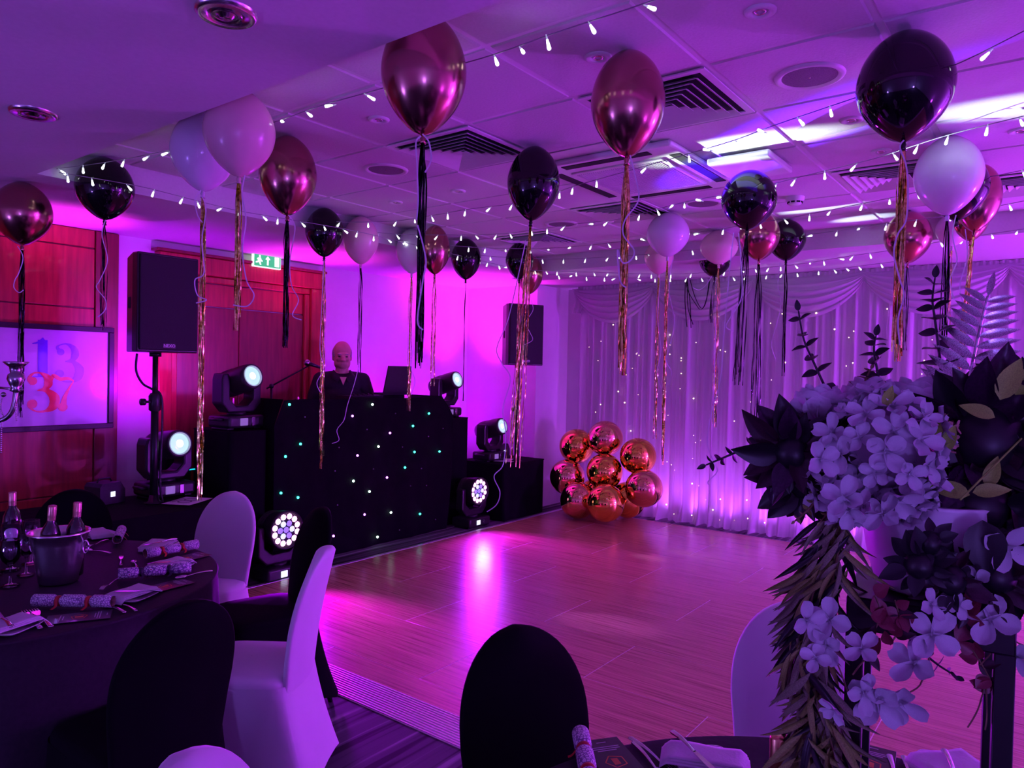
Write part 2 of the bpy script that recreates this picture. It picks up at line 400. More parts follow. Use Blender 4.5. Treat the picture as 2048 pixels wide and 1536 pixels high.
# light joints between some of the panels, ribbed edging
def edging(name, p0, p1, w, ribs):
    """a ramp whose high side lies on p0-p1, falling away to its left by w"""
    p0, p1 = Vector(p0), Vector(p1); t = (p1 - p0).normalized(); nrm = Vector((-t.y, t.x, 0)); L = (p1 - p0).length
    mb = MB()
    vs = []
    prof = [(0, ZF + 0.004)]
    for k in range(ribs):
        z = ZF + 0.003 - (ZF - 0.002) * k / ribs
        u0 = w * (k + 0.12) / ribs; u1 = w * (k + 0.55) / ribs; u2 = w * (k + 0.62) / ribs; u3 = w * (k + 0.98) / ribs
        prof += [(u0, z), (u1, z), (u2, z - 0.004), (u3, z - 0.004)]
    prof += [(w, 0.001), (w, 0.0), (0, 0.0)]
    n = len(prof)
    for e in (p0, p1):
        for u, z in prof: vs.append(e + nrm * u + Vector((0, 0, z)))
    fs = [(i, (i + 1) % n, n + (i + 1) % n, n + i) for i in range(n)] + [tuple(range(n)), tuple(range(2 * n - 1, n - 1, -1))]
    mb.add(vs, fs)
    return mb.build(name, 'alu', df)
edging('edge_ramp', (DX0, DY0, 0), (DX0, DY1, 0), 0.185, 12)
edging('edge_ramp', (DX0, DY1, 0), (DX1, DY1, 0), 0.10, 5)
edging('edge_ramp', (DX1, DY1, 0), (DX1, DY0, 0), 0.045, 3)

# ------------------------------------------------------------------ ceiling fixtures
def vent(i, j, label):
    x, y = cx(i + 0.5), cy(j + 0.5); t = thing('air_vent', label, 'vent', (x, y, ZC), group='square air vents in the tiled ceiling')
    h = 0.29
    MB().box(-h + 0.025, h - 0.025, -h + 0.025, h - 0.025, 0.0, 0.004).build('backing', 'dark', t)
    # frame, stepped square blades
    fr = MB()
    for a, b, c, d in ((-h, h, -h, -h + 0.03), (-h, h, h - 0.03, h), (-h, -h + 0.03, -h + 0.03, h - 0.03), (h - 0.03, h, -h + 0.03, h - 0.03)): fr.box(a, b, c, d, -0.006, 0.0)
    fr.build('frame', 'white', t)
    for k in range(6):
        r0 = h - 0.045 - 0.040 * k; r1 = r0 - 0.026
        if r1 < 0.01: r1 = 0.0
        bl = MB(); z0, z1 = -0.020, -0.002
        vs = []
        for r, z in ((r0, z0), (r1, z1), (r1, z1 + 0.002), (r0, z0 + 0.002)):
            for sx, sy in ((-1, -1), (1, -1), (1, 1), (-1, 1)): vs.append((sx * r, sy * r, z))
        fs = []
        for a in range(4):
            for q in range(4): fs.append((a * 4 + q, a * 4 + (q + 1) % 4, ((a + 1) % 4) * 4 + (q + 1) % 4, ((a + 1) % 4) * 4 + q))
        bl.add(vs, fs).build('blade', 'white', t)
for i, j, l in ((1, 2, 'square louvred ceiling vent behind the large rose-gold balloon with black tassel'),
                (1, 0, 'square louvred ceiling vent right of the rose-gold balloon with gold tassel'),
                (4, 2, 'square louvred ceiling vent beyond the air-conditioning unit'),
                (5, 4, 'farthest square ceiling vent, above the small black balloons'),
                (4, -1, 'square ceiling vent left of the white balloon at right'),
                (5, -2, 'square ceiling vent at the right edge of the photo')): vent(i, j, l)

def ceiling_speaker(x, y, label):
    t = thing('ceiling_speaker', label, 'speaker', (x, y, ZC), group='round ceiling speakers')
    MB().lathe([(0.105, -0.004), (0.118, -0.012), (0.130, -0.008), (0.134, 0.0)], 32).build('rim', 'white', t)
    MB().lathe([(0.0, -0.008), (0.04, -0.0078), (0.108, -0.004)], 32).build('grille', mat('grey_grille', (0.20, 0.18, 0.20), 0.7, noise=0.3, nscale=300), t)
    MB().lathe([(0.0, -0.011), (0.004, -0.010), (0.006, -0.007)], 10).build('badge', 'silver', t)
for x, y, l in ((3.03, 3.30, 'round ceiling speaker left of the black tassel'), (3.03, 0.85, 'round ceiling speaker nearest the large black balloon'),
                (4.86, 2.06, 'round ceiling speaker behind the black balloon with white ribbon'), (4.93, 3.29, 'farthest round ceiling speaker')): ceiling_speaker(x, y, l)

def downlight(x, y, z, r, label):
    t = thing('downlight', label, 'light', (x, y, z), group='recessed downlights')
    MB().lathe([(r * 0.48, 0.004), (r * 0.55, -0.006), (r * 0.8, -0.010), (r * 0.97, -0.006), (r, 0.0)], 28).build('bezel', 'white', t)
    MB().lathe([(0.0, 0.002), (r * 0.3, 0.0), (r * 0.5, 0.004)], 20).build('lens', mat('unlit_lens', (0.10, 0.09, 0.10), 0.2, noise=0.1), t)
    MB().lathe([(r * 0.28, -0.004), (r * 0.33, -0.007), (r * 0.38, -0.004)], 20).build('inner_ring', 'steel', t)
ZT = ZC
for x, y, l in ((2.40, 2.67, 'unlit downlight left of the large rose-gold balloon with black tassel'), (2.40, 1.45, 'unlit downlight half hidden by the rose-gold balloon with gold tassel'),
                (2.40, 0.835, 'unlit downlight nearest the top edge of the photo'), (3.66, 3.28, 'unlit downlight just right of the long black tassel'),
                (3.66, 3.88, 'unlit downlight just left of the long black tassel'), (3.65, 0.83, 'unlit downlight in the blue-lit ceiling tile'),
                (4.24, 0.815, 'unlit downlight left of the large white balloon'), (4.25, 0.21, 'unlit downlight at the right edge of the photo')):
    downlight(x, y, ZT, 0.052, l)
def ring_light(x, y, label):
    t = thing('eyeball_downlight', label, 'light', (x, y, ZS), group='chrome eyeball downlights in the lowered ceiling')
    r = 0.088
    MB().lathe([(r * 0.55, 0.0), (r * 0.62, -0.012), (r * 0.80, -0.010), (r * 0.9, -0.014), (r, -0.006), (r * 1.02, 0.0)], 32).build('bezel', 'steel', t)
    MB().lathe([(0.0, -0.016), (r * 0.2, -0.018), (r * 0.26, -0.010), (r * 0.42, -0.010), (r * 0.5, -0.014), (r * 0.56, 0.0)], 28).build('lens', 'silver', t)
ring_light(1.196, 2.0, 'chrome eyeball downlight in the lowered ceiling at the top of the photo')
ring_light(1.205, 3.466, 'chrome eyeball downlight in the lowered ceiling above the red wood panels')

# cassette air conditioner (two tiles long)
ax0, ax1, ay0, ay1 = cx(2) + 0.02, cx(4) - 0.02 - 0.25, cy(1) - 0.01, cy(2) + 0.02
t = thing('air_conditioner', 'white four-way cassette air conditioner set in the tiled ceiling', 'air conditioner', ((cx(2) + cx(4)) / 2, cy(1.5), ZC))
hx, hy = PX - 0.01, PY / 2 + 0.1
MB().rbox(-hx, hx, -PY / 2 + 0.005, PY / 2 - 0.005, -0.001, 0.005, 0.002, 1).build('surround', 'white', t)
MB().rbox(-0.48, 0.48, -0.42, 0.42, -0.035, 0.0, 0.015).build('housing', 'white', t)
for a, b, c, d in ((-0.445, -0.385, -0.27, 0.27), (0.385, 0.445, -0.27, 0.27), (-0.33, 0.33, -0.40, -0.34), (-0.33, 0.33, 0.34, 0.40)):
    MB().rbox(a, b, c, d, -0.038, -0.034, 0.001, 1).build('air_slot', 'dark', t)
g = MB().rbox(-0.31, 0.31, -0.29, 0.29, -0.045, -0.034, 0.006)
g.build('intake_panel', 'white', t)
gr = MB()
for k in range(40): gr.box(-0.28, 0.28, -0.26 + 0.0133 * k, -0.26 + 0.0133 * k + 0.006, -0.048, -0.045)
gr.build('intake_grille', mat('shaded_plastic', (0.55, 0.54, 0.55), 0.5, noise=0.05), t)  # grille bars in a greyer plastic than the housing
# slim white box hung below the ceiling, smoke detector
t = thing('ceiling_projector', 'slim white box hung under the ceiling beside the air conditioner', 'projector', (4.02, 1.43, ZC))
MB().rbox(-0.21, 0.20, -0.17, 0.17, -0.055, -0.018, 0.01).build('case', 'white', t)
MB().box(-0.03, 0.03, -0.03, 0.03, -0.02, 0.0).build('bracket', 'white', t)
MB().rbox(-0.19, 0.14, 0.168, 0.173, -0.044, -0.030, 0.001, 1).build('slot', 'dark', t)
t = thing('smoke_detector', 'white smoke detector on the ceiling right of the black balloon', 'smoke detector', (5.02, 1.48, ZC))
MB().lathe([(0, -0.055), (0.03, -0.054), (0.042, -0.046), (0.046, -0.03), (0.058, -0.022), (0.06, 0.0)], 24).build('case', 'white', t)
sl = MB()
for k in range(8):
    a = 2 * PI * k / 8; sl.tm = Matrix.Rotation(a, 4, 'Z'); sl.box(0.043, 0.048, -0.012, 0.012, -0.042, -0.032)
sl.build('slot', 'dark', t)

# ------------------------------------------------------------------ sign, picture
t = thing('exit_sign', 'green running-man exit sign above the wooden doors', 'sign', (4.06, YW - 0.11, 2.64))
M['green'] = mat('lit_green', (0.02, 0.35, 0.10), 0.4, emit=(0.02, 0.42, 0.12), estr=1.0)
M['signwhite'] = mat('lit_white', (0.8, 0.8, 0.8), 0.4, emit=(0.85, 1.0, 0.85), estr=1.0)
MB().rbox(-0.15, 0.15, -0.012, 0.02, -0.065, 0.065, 0.004, 1).build('case', 'signwhite', t)
MB().box(-0.142, 0.142, -0.015, -0.011, -0.057, 0.057).build('face', 'green', t)
ar = MB().prism([(-0.008, -0.04), (0.008, -0.04), (0.008, 0.012), (0.026, 0.012), (0, 0.044), (-0.026, 0.012), (-0.008, 0.012)], -0.018, -0.015, 'y'); ar.build('arrow', 'signwhite', t)
MB().box(0.075, 0.125, -0.018, -0.015, -0.045, 0.045).build('doorway_symbol', 'signwhite', t)
rm = MB().ball((-0.085, -0.016, 0.036), 0.010, 8, (1, 0.3, 1))
rm.prism([(-0.105, 0.02), (-0.075, 0.024), (-0.07, 0.005), (-0.055, -0.005), (-0.06, -0.015), (-0.08, -0.006), (-0.07, -0.045), (-0.082, -0.045), (-0.095, -0.02), (-0.125, -0.03), (-0.128, -0.02), (-0.10, -0.005), (-0.115, 0.008)], -0.018, -0.015, 'y').build('running_man', 'signwhite', t)

def stroke(pts, ws, mb, y, sub=6):
    """a flat stroke in the x-z plane whose width changes along its way"""
    P = crv([(p[0], 0, p[1]) for p in pts], sub); n = len(P)
    W = []
    for i in range(n):
        u = i / (n - 1) * (len(ws) - 1); k = min(int(u), len(ws) - 2); W.append(ws[k] + (ws[k + 1] - ws[k]) * (u - k))
    vs = []
    for i, p in enumerate(P):
        t = (P[min(i + 1, n - 1)] - P[max(i - 1, 0)]).normalized(); s = Vector((-t.z, 0, t.x)) * W[i] / 2
        vs += [(p.x - s.x, y, p.z - s.z), (p.x + s.x, y, p.z + s.z)]
    mb.add(vs, [(2 * i, 2 * i + 1, 2 * i + 3, 2 * i + 2) for i in range(n - 1)])
def disc(mb, x, z, r, y): mb.add([(x + r * math.cos(2 * PI * k / 16), y, z + r * math.sin(2 * PI * k / 16)) for k in range(16)], [tuple(range(16))])
pl, prr, pb, pt = 1.30, 2.70, 1.13, 1.93
t = thing('framed_print', 'dark-framed print of the overlapping numerals 13 and 37', 'picture', ((pl + prr) / 2, YW - 0.05, pb))
hw, hh = (prr - pl) / 2, pt - pb
for a, b, c, d in ((-hw, hw, 0, 0.04), (-hw, hw, hh - 0.04, hh), (-hw, -hw + 0.04, 0.04, hh - 0.04), (hw - 0.04, hw, 0.04, hh - 0.04)):
    MB().rbox(a, b, -0.03, 0.0, c, d, 0.004, 1).build('frame_bar', 'blackplastic', t)
MB().box(-hw + 0.04, hw - 0.04, -0.012, -0.002, 0.04, hh - 0.04).build('print', mat('glazed_print', (0.58, 0.52, 0.74), 0.12, coat=0.6, noise=0.01), t)
M['inkblue'] = mat('blue_ink', (0.16, 0.06, 0.75), 0.15, coat=1.0, noise=0.1)
M['inkgrey'] = mat('grey_ink', (0.28, 0.20, 0.62), 0.15, coat=1.0, noise=0.15, nscale=8)
M['inkred'] = mat('red_ink', (0.80, 0.05, 0.05), 0.15, coat=1.0, noise=0.1)
# photo columns 60..165 px at this wall are about 2.14..2.52 m; place the numerals there
def W2(px, py): p = at(px, py, Y=YW - 0.06); return (p.x - (pl + prr) / 2, p.z - pb)
one = MB(); yy = -0.0135
a0 = W2(84, 681); a1 = W2(84, 753)
stroke([W2(85, 680), W2(85, 752)], [0.066, 0.066], one, yy); stroke([W2(64, 687), W2(75, 685), W2(88, 678)], [0.006, 0.014, 0.03], one, yy - 0.0002); stroke([W2(62, 753), W2(106, 753)], [0.010, 0.010], one, yy - 0.0003)
one.build('numeral_one', 'inkblue', t)
th = MB()
stroke([W2(120, 702), W2(114, 695), W2(120, 690), W2(133, 688), W2(147, 697), W2(150, 710), W2(143, 721), W2(130, 723)], [0.03, 0.02, 0.008, 0.012, 0.045, 0.055, 0.03, 0.006], th, yy - 0.0004)
stroke([W2(130, 723), W2(146, 724), W2(158, 738), W2(155, 754), W2(140, 763), W2(122, 761), W2(112, 752), W2(116, 745)], [0.006, 0.025, 0.065, 0.06, 0.016, 0.01, 0.02, 0.03], th, yy - 0.0005)
d0 = W2(121, 704); disc(th, d0[0], d0[1], 0.026, yy - 0.0006); d0 = W2(119, 747); disc(th, d0[0], d0[1], 0.03, yy - 0.0006)
th.build('numeral_three', 'inkgrey', t)
t3 = MB()
stroke([W2(65, 768), W2(58, 758), W2(66, 747), W2(80, 746), W2(94, 755), W2(96, 768), W2(88, 778), W2(74, 781)], [0.03, 0.03, 0.012, 0.012, 0.05, 0.06, 0.03, 0.006], t3, yy - 0.0007)
stroke([W2(74, 781), W2(92, 781), W2(108, 795), W2(106, 812), W2(90, 822), W2(70, 822), W2(57, 812), W2(62, 806)], [0.006, 0.03, 0.072, 0.066, 0.018, 0.010, 0.02, 0.03], t3, yy - 0.0008)
d0 = W2(65, 762); disc(t3, d0[0], d0[1], 0.03, yy - 0.0009); d0 = W2(64, 808); disc(t3, d0[0], d0[1], 0.034, yy - 0.0009)
t3.build('numeral_three', 'inkred', t)
sv = MB()
stroke([W2(100, 771), W2(106, 752), W2(120, 758), W2(136, 757), W2(147, 762)], [0.008, 0.03, 0.028, 0.024, 0.008], sv, yy - 0.0010)
stroke([W2(147, 762), W2(137, 778), W2(129, 795), W2(126, 812), W2(125, 820)], [0.006, 0.016, 0.030, 0.050, 0.048], sv, yy - 0.0011)
d0 = W2(125, 814); disc(sv, d0[0], d0[1], 0.034, yy - 0.0012)
sv.build('numeral_seven', 'inkred', t)

# ------------------------------------------------------------------ covered tables and plinths of the disc jockey
def draped(name, x0, x1, y0, y1, z, label, cat='table', fold=0.012, seed=1):
    t = thing(name, label, cat, ((x0 + x1) / 2, (y0 + y1) / 2, 0))
    rnd = random.Random(seed); hx, hy = (x1 - x0) / 2, (y1 - y0) / 2
    MB().rbox(-hx, hx, -hy, hy, z - 0.012, z, 0.008).build('top', 'blackcloth', t)
    ph = [rnd.uniform(0, 6.28) for _ in range(6)]
    per = 4 * (hx + hy)
    def fn(u, v):
        s = u * per; q = s
        if q < 2 * hx: x, y, nx, ny = -hx + q, -hy, 0, -1
        elif q < 2 * hx + 2 * hy: x, y, nx, ny = hx, -hy + q - 2 * hx, 1, 0
        elif q < 4 * hx + 2 * hy: x, y, nx, ny = hx - (q - 2 * hx - 2 * hy), hy, 0, 1
        else: x, y, nx, ny = -hx, hy - (q - 4 * hx - 2 * hy), -1, 0
        a = fold * v * (0.6 + math.sin(s * 21 + ph[0]) * 0.6 + 0.4 * math.sin(s * 37 + ph[1]))
        zz = (z - 0.006) * (1 - v) + 0.004 * v
        return (x + nx * a, y + ny * a, zz)
    MB().grid(fn, int(per * 24), 8, True, True).build('skirt', 'blackcloth', t)
    return t
draped('covered_table', 1.45, 2.98, 4.78, 5.6, 0.65, 'long low table in black cloth under the left loudspeaker', seed=3)
draped('covered_table', 6.25, 7.03, 4.86, 5.5, 0.625, 'low table in black cloth beside the gold balloon cluster', seed=4)
draped('covered_plinth', 3.14, 3.465, 5.12, 5.66, 1.135, 'tall plinth in black cloth left of the star-lit booth', 'plinth', 0.004, 5)
draped('covered_plinth', 5.69, 6.02, 5.18, 5.66, 1.135, 'tall plinth in black cloth right of the star-lit booth', 'plinth', 0.004, 6)
cr_ = draped('covered_crate', 2.92, 3.12, 5.64, 5.98, 0.98, 'black crate in the gap between the left plinth and the pole', 'crate', 0.003, 7)

M['cyan'] = mat('cyan_reflection', (0.1, 0.5, 0.6), 0.4, emit=(0.0, 0.55, 0.85), estr=1.6)  # thin glowing bar imitating a reflected cyan line on the crate
q0, q1 = at(372, 940, Y=5.625), at(425, 937, Y=5.625)
MB().rbox(q0.x - 3.02, q1.x - 3.02, -0.19, -0.178, q0.z - 0.004, q0.z + 0.004, 0.002, 1).build('led_strip', 'cyan', cr_)

# star-cloth booth
bt = thing('dj_booth', 'black star-cloth booth front with coloured pin lights', 'booth', (4.55, 5.3, 0))
out = [(-1.07, 0.0), (1.03, 0.0), (1.13, 1.12), (1.08, 1.22), (0.92, 1.365), (-0.98, 1.385), (-1.07, 1.15)]
out = [(x * 0.985, z) for x, z in out]
mbf = MB()
nn = 40
def booth_edge(z):
    lo, hi = -1.05, 1.11
    if z > 1.15: k = (z - 1.15) / 0.235; lo = -1.06 + 0.09 * k; hi = 1.115 - 0.21 * min(1, k) ** 1.2
    return lo, min(hi, 1.02 + 0.08 * min(1, z / 0.6))
def bfn(u, v):
    z = 0.006 + 1.375 * v; lo, hi = booth_edge(z)
    x = lo + (hi - lo) * u
    return (x, -0.23 + 0.010 * math.sin(x * 9) + 0.006 * math.sin(x * 23 + z * 2), z - 0.012 * abs(math.sin(x * 4)) * (v > 0.95))
mbf.grid(bfn, 60, 20).build('star_cloth', 'blackcloth', bt)
MB().grid(lambda u, v: (booth_edge(0.006 + 1.375 * v)[1], -0.23 + 0.5 * u, 0.006 + 1.375 * v), 6, 20).build('side_cloth', 'blackcloth', bt)
MB().grid(lambda u, v: (booth_edge(0.006 + 1.375 * v)[0], -0.23 + 0.5 * u, 0.006 + 1.375 * v), 6, 20).build('side_cloth', 'blackcloth', bt)
MB().rbox(-0.96, 0.88, -0.20, 0.30, 1.0, 1.03, 0.01).build('shelf', 'blackcloth', bt)
E2 = {'t': ((0.02, 0.85, 0.62), 9), 'w': ((0.55, 1.0, 0.75), 10), 'v': ((0.55, 0.12, 1.0), 9)}
for k, (c, s) in E2.items():
    M['pin_' + k] = mat('pin_light_' + k, (0.5, 0.5, 0.5), 0.4, emit=c, estr=s)
M['pin_o'] = mat('pin_light_off', (0.35, 0.33, 0.36), 0.3, noise=0.02)
pinm = {k: MB().ball((0, 0, 0), 0.0105, 8).mesh('pin_light', 'pin_' + k) for k in 'twvo'}
pins = [(579, 809, 't'), (745, 809, 'w'), (705, 832, 'v'), (858, 827, 't'), (826, 852, 't'), (780, 866, 'v'), (601, 888, 't'), (571, 913, 't'), (715, 911, 'v'), (757, 893, 'w'),
        (829, 904, 't'), (879, 903, 't'), (810, 935, 't'), (774, 955, 'v'), (707, 962, 'w'), (739, 983, 'w'), (562, 986, 't'), (596, 995, 't'), (729, 1029, 'v'), (782, 1025, 'w'), (840, 1028, 't'), (667, 1072, 'v'), (755, 1074, 'w'),
        (610, 834, 'o'), (734, 859, 'o'), (678, 895, 'o'), (805, 894, 'o'), (791, 827, 'o'), (886, 857, 'o'), (857, 873, 'o'), (670, 942, 'o'), (747, 938, 'o'), (843, 937, 'o'), (821, 972, 'o'), (853, 971, 'o'), (675, 1010, 'o'), (799, 1060, 'o'), (871, 1039, 'o')]
for x, y, k in pins:
    p = at(x, y, Y=5.055)
    o = inst(pinm[k], 'pin_light', bt, (p.x - 4.55, p.y - 5.3, p.z), scale=None if k != 'o' else (0.6, 0.6, 0.6))

# ------------------------------------------------------------------ moving-head lights
M['lens'] = mat('lit_lens', (0.5, 0.6, 0.6), 0.15, emit=(0.50, 0.95, 0.85), estr=0.75)
M['lenshot'] = mat('lens_core', (1, 1, 1), 0.2, emit=(0.9, 1.0, 0.97), estr=9)
M['lensrim'] = mat('lens_rim', (0.45, 0.5, 0.5), 0.2, emit=(0.4, 0.6, 0.6), estr=0.4)
def moving_head(loc, label, sc=1.0, rz=0.0, tilt=12, bright=1.0):
    t = thing('moving_head_light', label, 'stage light', loc, rz, group='moving-head stage lights')
    t.scale = (sc, sc, sc)
    b = MB().rbox(-0.17, 0.17, -0.14, 0.14, 0.015, 0.115, 0.025, 3).build('base', 'blackplastic', t)
    MB().rbox(-0.075, 0.0, -0.146, -0.138, 0.035, 0.095, 0.004, 1).build('display', 'screendim', b)
    MB().rbox(0.035, 0.07, -0.146, -0.138, 0.03, 0.10, 0.003, 1).build('button_panel', 'silver', b)
    for sx in (-1, 1):
        MB().rbox(sx * 0.13 - 0.03, sx * 0.13 + 0.03, -0.1, 0.1, 0.0, 0.018, 0.006).build('foot', 'blackplastic', b)
        MB().tube([(sx * 0.17, -0.06, 0.085), (sx * 0.20, -0.06, 0.085), (sx * 0.20, 0.06, 0.085), (sx * 0.17, 0.06, 0.085)], 0.012, 8).build('carry_handle', 'blackplastic', b)
    yk = MB()
    yk.prism([(-0.185, 0.40), (-0.17, 0.45), (-0.125, 0.45), (-0.112, 0.40), (-0.112, 0.245), (-0.055, 0.19), (0.055, 0.19), (0.112, 0.245), (0.112, 0.40), (0.125, 0.45), (0.17, 0.45), (0.185, 0.40),
              (0.185, 0.21), (0.12, 0.135), (-0.12, 0.135), (-0.185, 0.21)], -0.07, 0.07, 'y')
    y = yk.build('yoke', 'blackplastic', t)
    md = y.modifiers.new('bevel', 'BEVEL'); md.width = 0.014; md.segments = 2; md.limit_method = 'ANGLE'
    MB().cyl((0, 0, 0.11), (0, 0, 0.14), 0.075, n=20).build('pan_bearing', 'blackplastic', t)
    tm = Matrix.Translation((0, 0, 0.385)) @ Matrix.Rotation(math.radians(-tilt), 4, 'X') @ Matrix.Rotation(math.radians(90), 4, 'X')
    hd = MB(tm); hd.lathe([(0.0, -0.20), (0.05, -0.20), (0.085, -0.18), (0.108, -0.12), (0.108, 0.10), (0.104, 0.17), (0.098, 0.20), (0.085, 0.20), (0.083, 0.185), (0.0, 0.185)], 28)
    h = hd.build('head', 'blackplastic', t)
    MB(tm).lathe([(0.0, 0.192), (0.03, 0.196), (0.06, 0.192), (0.076, 0.187)], 24).build('lens', 'lens', h)
    if bright > 0.5: MB(tm).lathe([(0.0, 0.200), (0.015, 0.199), (0.028, 0.196)], 20).build('lens_core', 'lenshot', h)
    MB(tm).lathe([(0.074, 0.188), (0.078, 0.203), (0.084, 0.203), (0.086, 0.188)], 28).build('lens_rim', 'lensrim', h)
    tm2 = tm
    fin = MB(tm2)
    for k in range(5): fin.lathe([(0.108, -0.10 + 0.02 * k), (0.111, -0.097 + 0.02 * k), (0.111, -0.092 + 0.02 * k), (0.108, -0.089 + 0.02 * k)], 28)
    fin.build('cooling_fins', 'blackplastic', h)
    return t
HEADS = [((3.33, 5.34, 1.137), 'moving-head light with lit lens on the left plinth', 1.0, 0.10, 14, 1),
         ((2.775, 5.40, 0.652), 'moving-head light behind the pole of the left loudspeaker', 1.0, 0.06, 8, 1),
         ((5.83, 5.37, 1.137), 'moving-head light beside the laptop on the right plinth', 0.93, 0.05, 16, 1),
         ((6.42, 5.2, 0.627), 'moving-head light on the right covered table', 0.93, 0.0, 14, 1)]
for h in HEADS: moving_head(*h)

def wash(loc, label, sc=1.0, rz=0.0):
    t = thing('wash_light', label, 'stage light', loc, rz, group='round multi-lens wash lights'); t.scale = (sc,) * 3
    b = MB().rbox(-0.17, 0.17, -0.13, 0.13, 0.012, 0.11, 0.02, 3).build('base', 'blackplastic', t)
    MB().rbox(-0.06, 0.0, -0.136, -0.128, 0.035, 0.085, 0.004, 1).build('display', 'screen', b)
    bt_ = MB()
    for dx, dz in ((0.05, 0.0), (0.07, 0.0), (0.06, 0.015), (0.06, -0.015)): bt_.rbox(dx - 0.005, dx + 0.005, -0.134, -0.129, 0.06 + dz - 0.005, 0.06 + dz + 0.005, 0.002, 1)
    bt_.build('button_panel', 'silver', b)
    for sx in (-1, 1): MB().rbox(sx * 0.13 - 0.03, sx * 0.13 + 0.03, -0.1, 0.1, 0.0, 0.014, 0.005).build('foot', 'blackplastic', b)
    yk = MB().prism([(-0.20, 0.42), (-0.15, 0.42), (-0.145, 0.26), (-0.08, 0.20), (0.08, 0.20), (0.145, 0.26), (0.15, 0.42), (0.20, 0.42), (0.20, 0.2), (0.13, 0.125), (-0.13, 0.125), (-0.20, 0.2)], -0.05, 0.05, 'y')
    y = yk.build('yoke', 'blackplastic', t); md = y.modifiers.new('bevel', 'BEVEL'); md.width = 0.012; md.segments = 2; md.limit_method = 'ANGLE'
    MB().cyl((0, 0, 0.10), (0, 0, 0.13), 0.07, n=20).build('pan_bearing', 'blackplastic', t)
    tm = Matrix.Translation((0, 0, 0.39)) @ Matrix.Rotation(math.radians(90), 4, 'X')
    h = MB(tm).lathe([(0.0, -0.15), (0.09, -0.15), (0.115, -0.12), (0.13, -0.02), (0.142, 0.04), (0.148, 0.10), (0.148, 0.12), (0.138, 0.12), (0.136, 0.105), (0.0, 0.105)], 32).build('head', 'blackplastic', t)
    fin = MB(tm)
    for k in range(5): fin.lathe([(0.118 + 0.002 * k, -0.10 + 0.018 * k), (0.124 + 0.002 * k, -0.098 + 0.018 * k), (0.124 + 0.002 * k, -0.092 + 0.018 * k), (0.118 + 0.002 * k, -0.09 + 0.018 * k)], 28)
    fin.build('cooling_fins', 'blackplastic', h)
    if 'cell_p' not in M:
        M['cell_p'] = mat('lit_cell_pink', (0.9, 0.7, 0.9), 0.3, emit=(1.0, 0.45, 0.9), estr=2.6)
        M['cell_b'] = mat('lit_cell_blue', (0.5, 0.5, 0.9), 0.3, emit=(0.25, 0.18, 1.0), estr=0.8)
        M['cell_c'] = mat('lit_cell_pale', (0.8, 0.9, 0.9), 0.3, emit=(0.55, 0.75, 0.95), estr=1.0)
    hexm = {k: MB(Matrix.Rotation(math.radians(90), 4, 'X')).lathe([(0.0, 0.010), (0.016, 0.008), (0.0225, 0.004), (0.024, 0.0)], 8).mesh('lens_cell', 'cell_' + k) for k in 'pbc'}
    for ring, (n, r) in enumerate(((1, 0), (6, 0.053), (12, 0.104))):
        for k in range(n):
            a = 2 * PI * k / n + (0.26 if ring == 2 else 0)
            kk = 'p' if ring == 2 else ('c' if (k + ring) % 2 else 'b')
            inst(hexm[kk], 'lens_cell', h, (r * math.cos(a), -0.105, 0.39 + r * math.sin(a)))
wash((5.86, 4.98, 0.0), 'round multi-lens wash light on the floor right of the booth', 0.98)
wash((3.40, 4.86, 0.0), 'round multi-lens wash light on the floor left of the booth', 1.0)
# its light
lamp('wash_beam', 'SPOT', (5.86, 4.85, 0.40), (0.45, 0.01, 1.0), 330, aim=(4.0, 2.4, 0.1), size=0.12, spot=95, blend=0.8)
lamp('wash_beam', 'SPOT', (3.40, 4.70, 0.40), (0.45, 0.0, 1.0), 420, aim=(2.50, 2.5, 0.0), size=0.12, spot=70, blend=0.8)

# small monitors with lit read-outs
def monitor(loc, rz, label, sc=1.0):
    t = thing('haze_machine', label, 'machine', loc, rz); t.scale = (sc,) * 3
    MB().prism([(-0.16, 0.0), (0.16, 0.0), (0.16, 0.15), (0.10, 0.24), (-0.13, 0.24), (-0.16, 0.2)], -0.13, 0.13, 'y').build('case', 'blackplastic', t)
    MB().rbox(-0.03, 0.03, -0.136, -0.129, 0.08, 0.14, 0.003, 1).build('display', 'screen', t)
    MB().tube([(-0.1, 0, 0.24), (-0.08, 0, 0.28), (0.06, 0, 0.28), (0.08, 0, 0.24)], 0.01, 8).build('handle', 'blackplastic', t)
p = at(213, 1003, Z=0.655); monitor((p.x - 0.02, p.y - 0.02, 0.652), 0.25, 'black machine with a small lit screen on the left covered table', 0.62)
p = at(1016, 912, Z=0.63); monitor((6.68, 5.28, 0.63), 0.1, 'black machine with a small lit screen on the right covered table', 0.7)

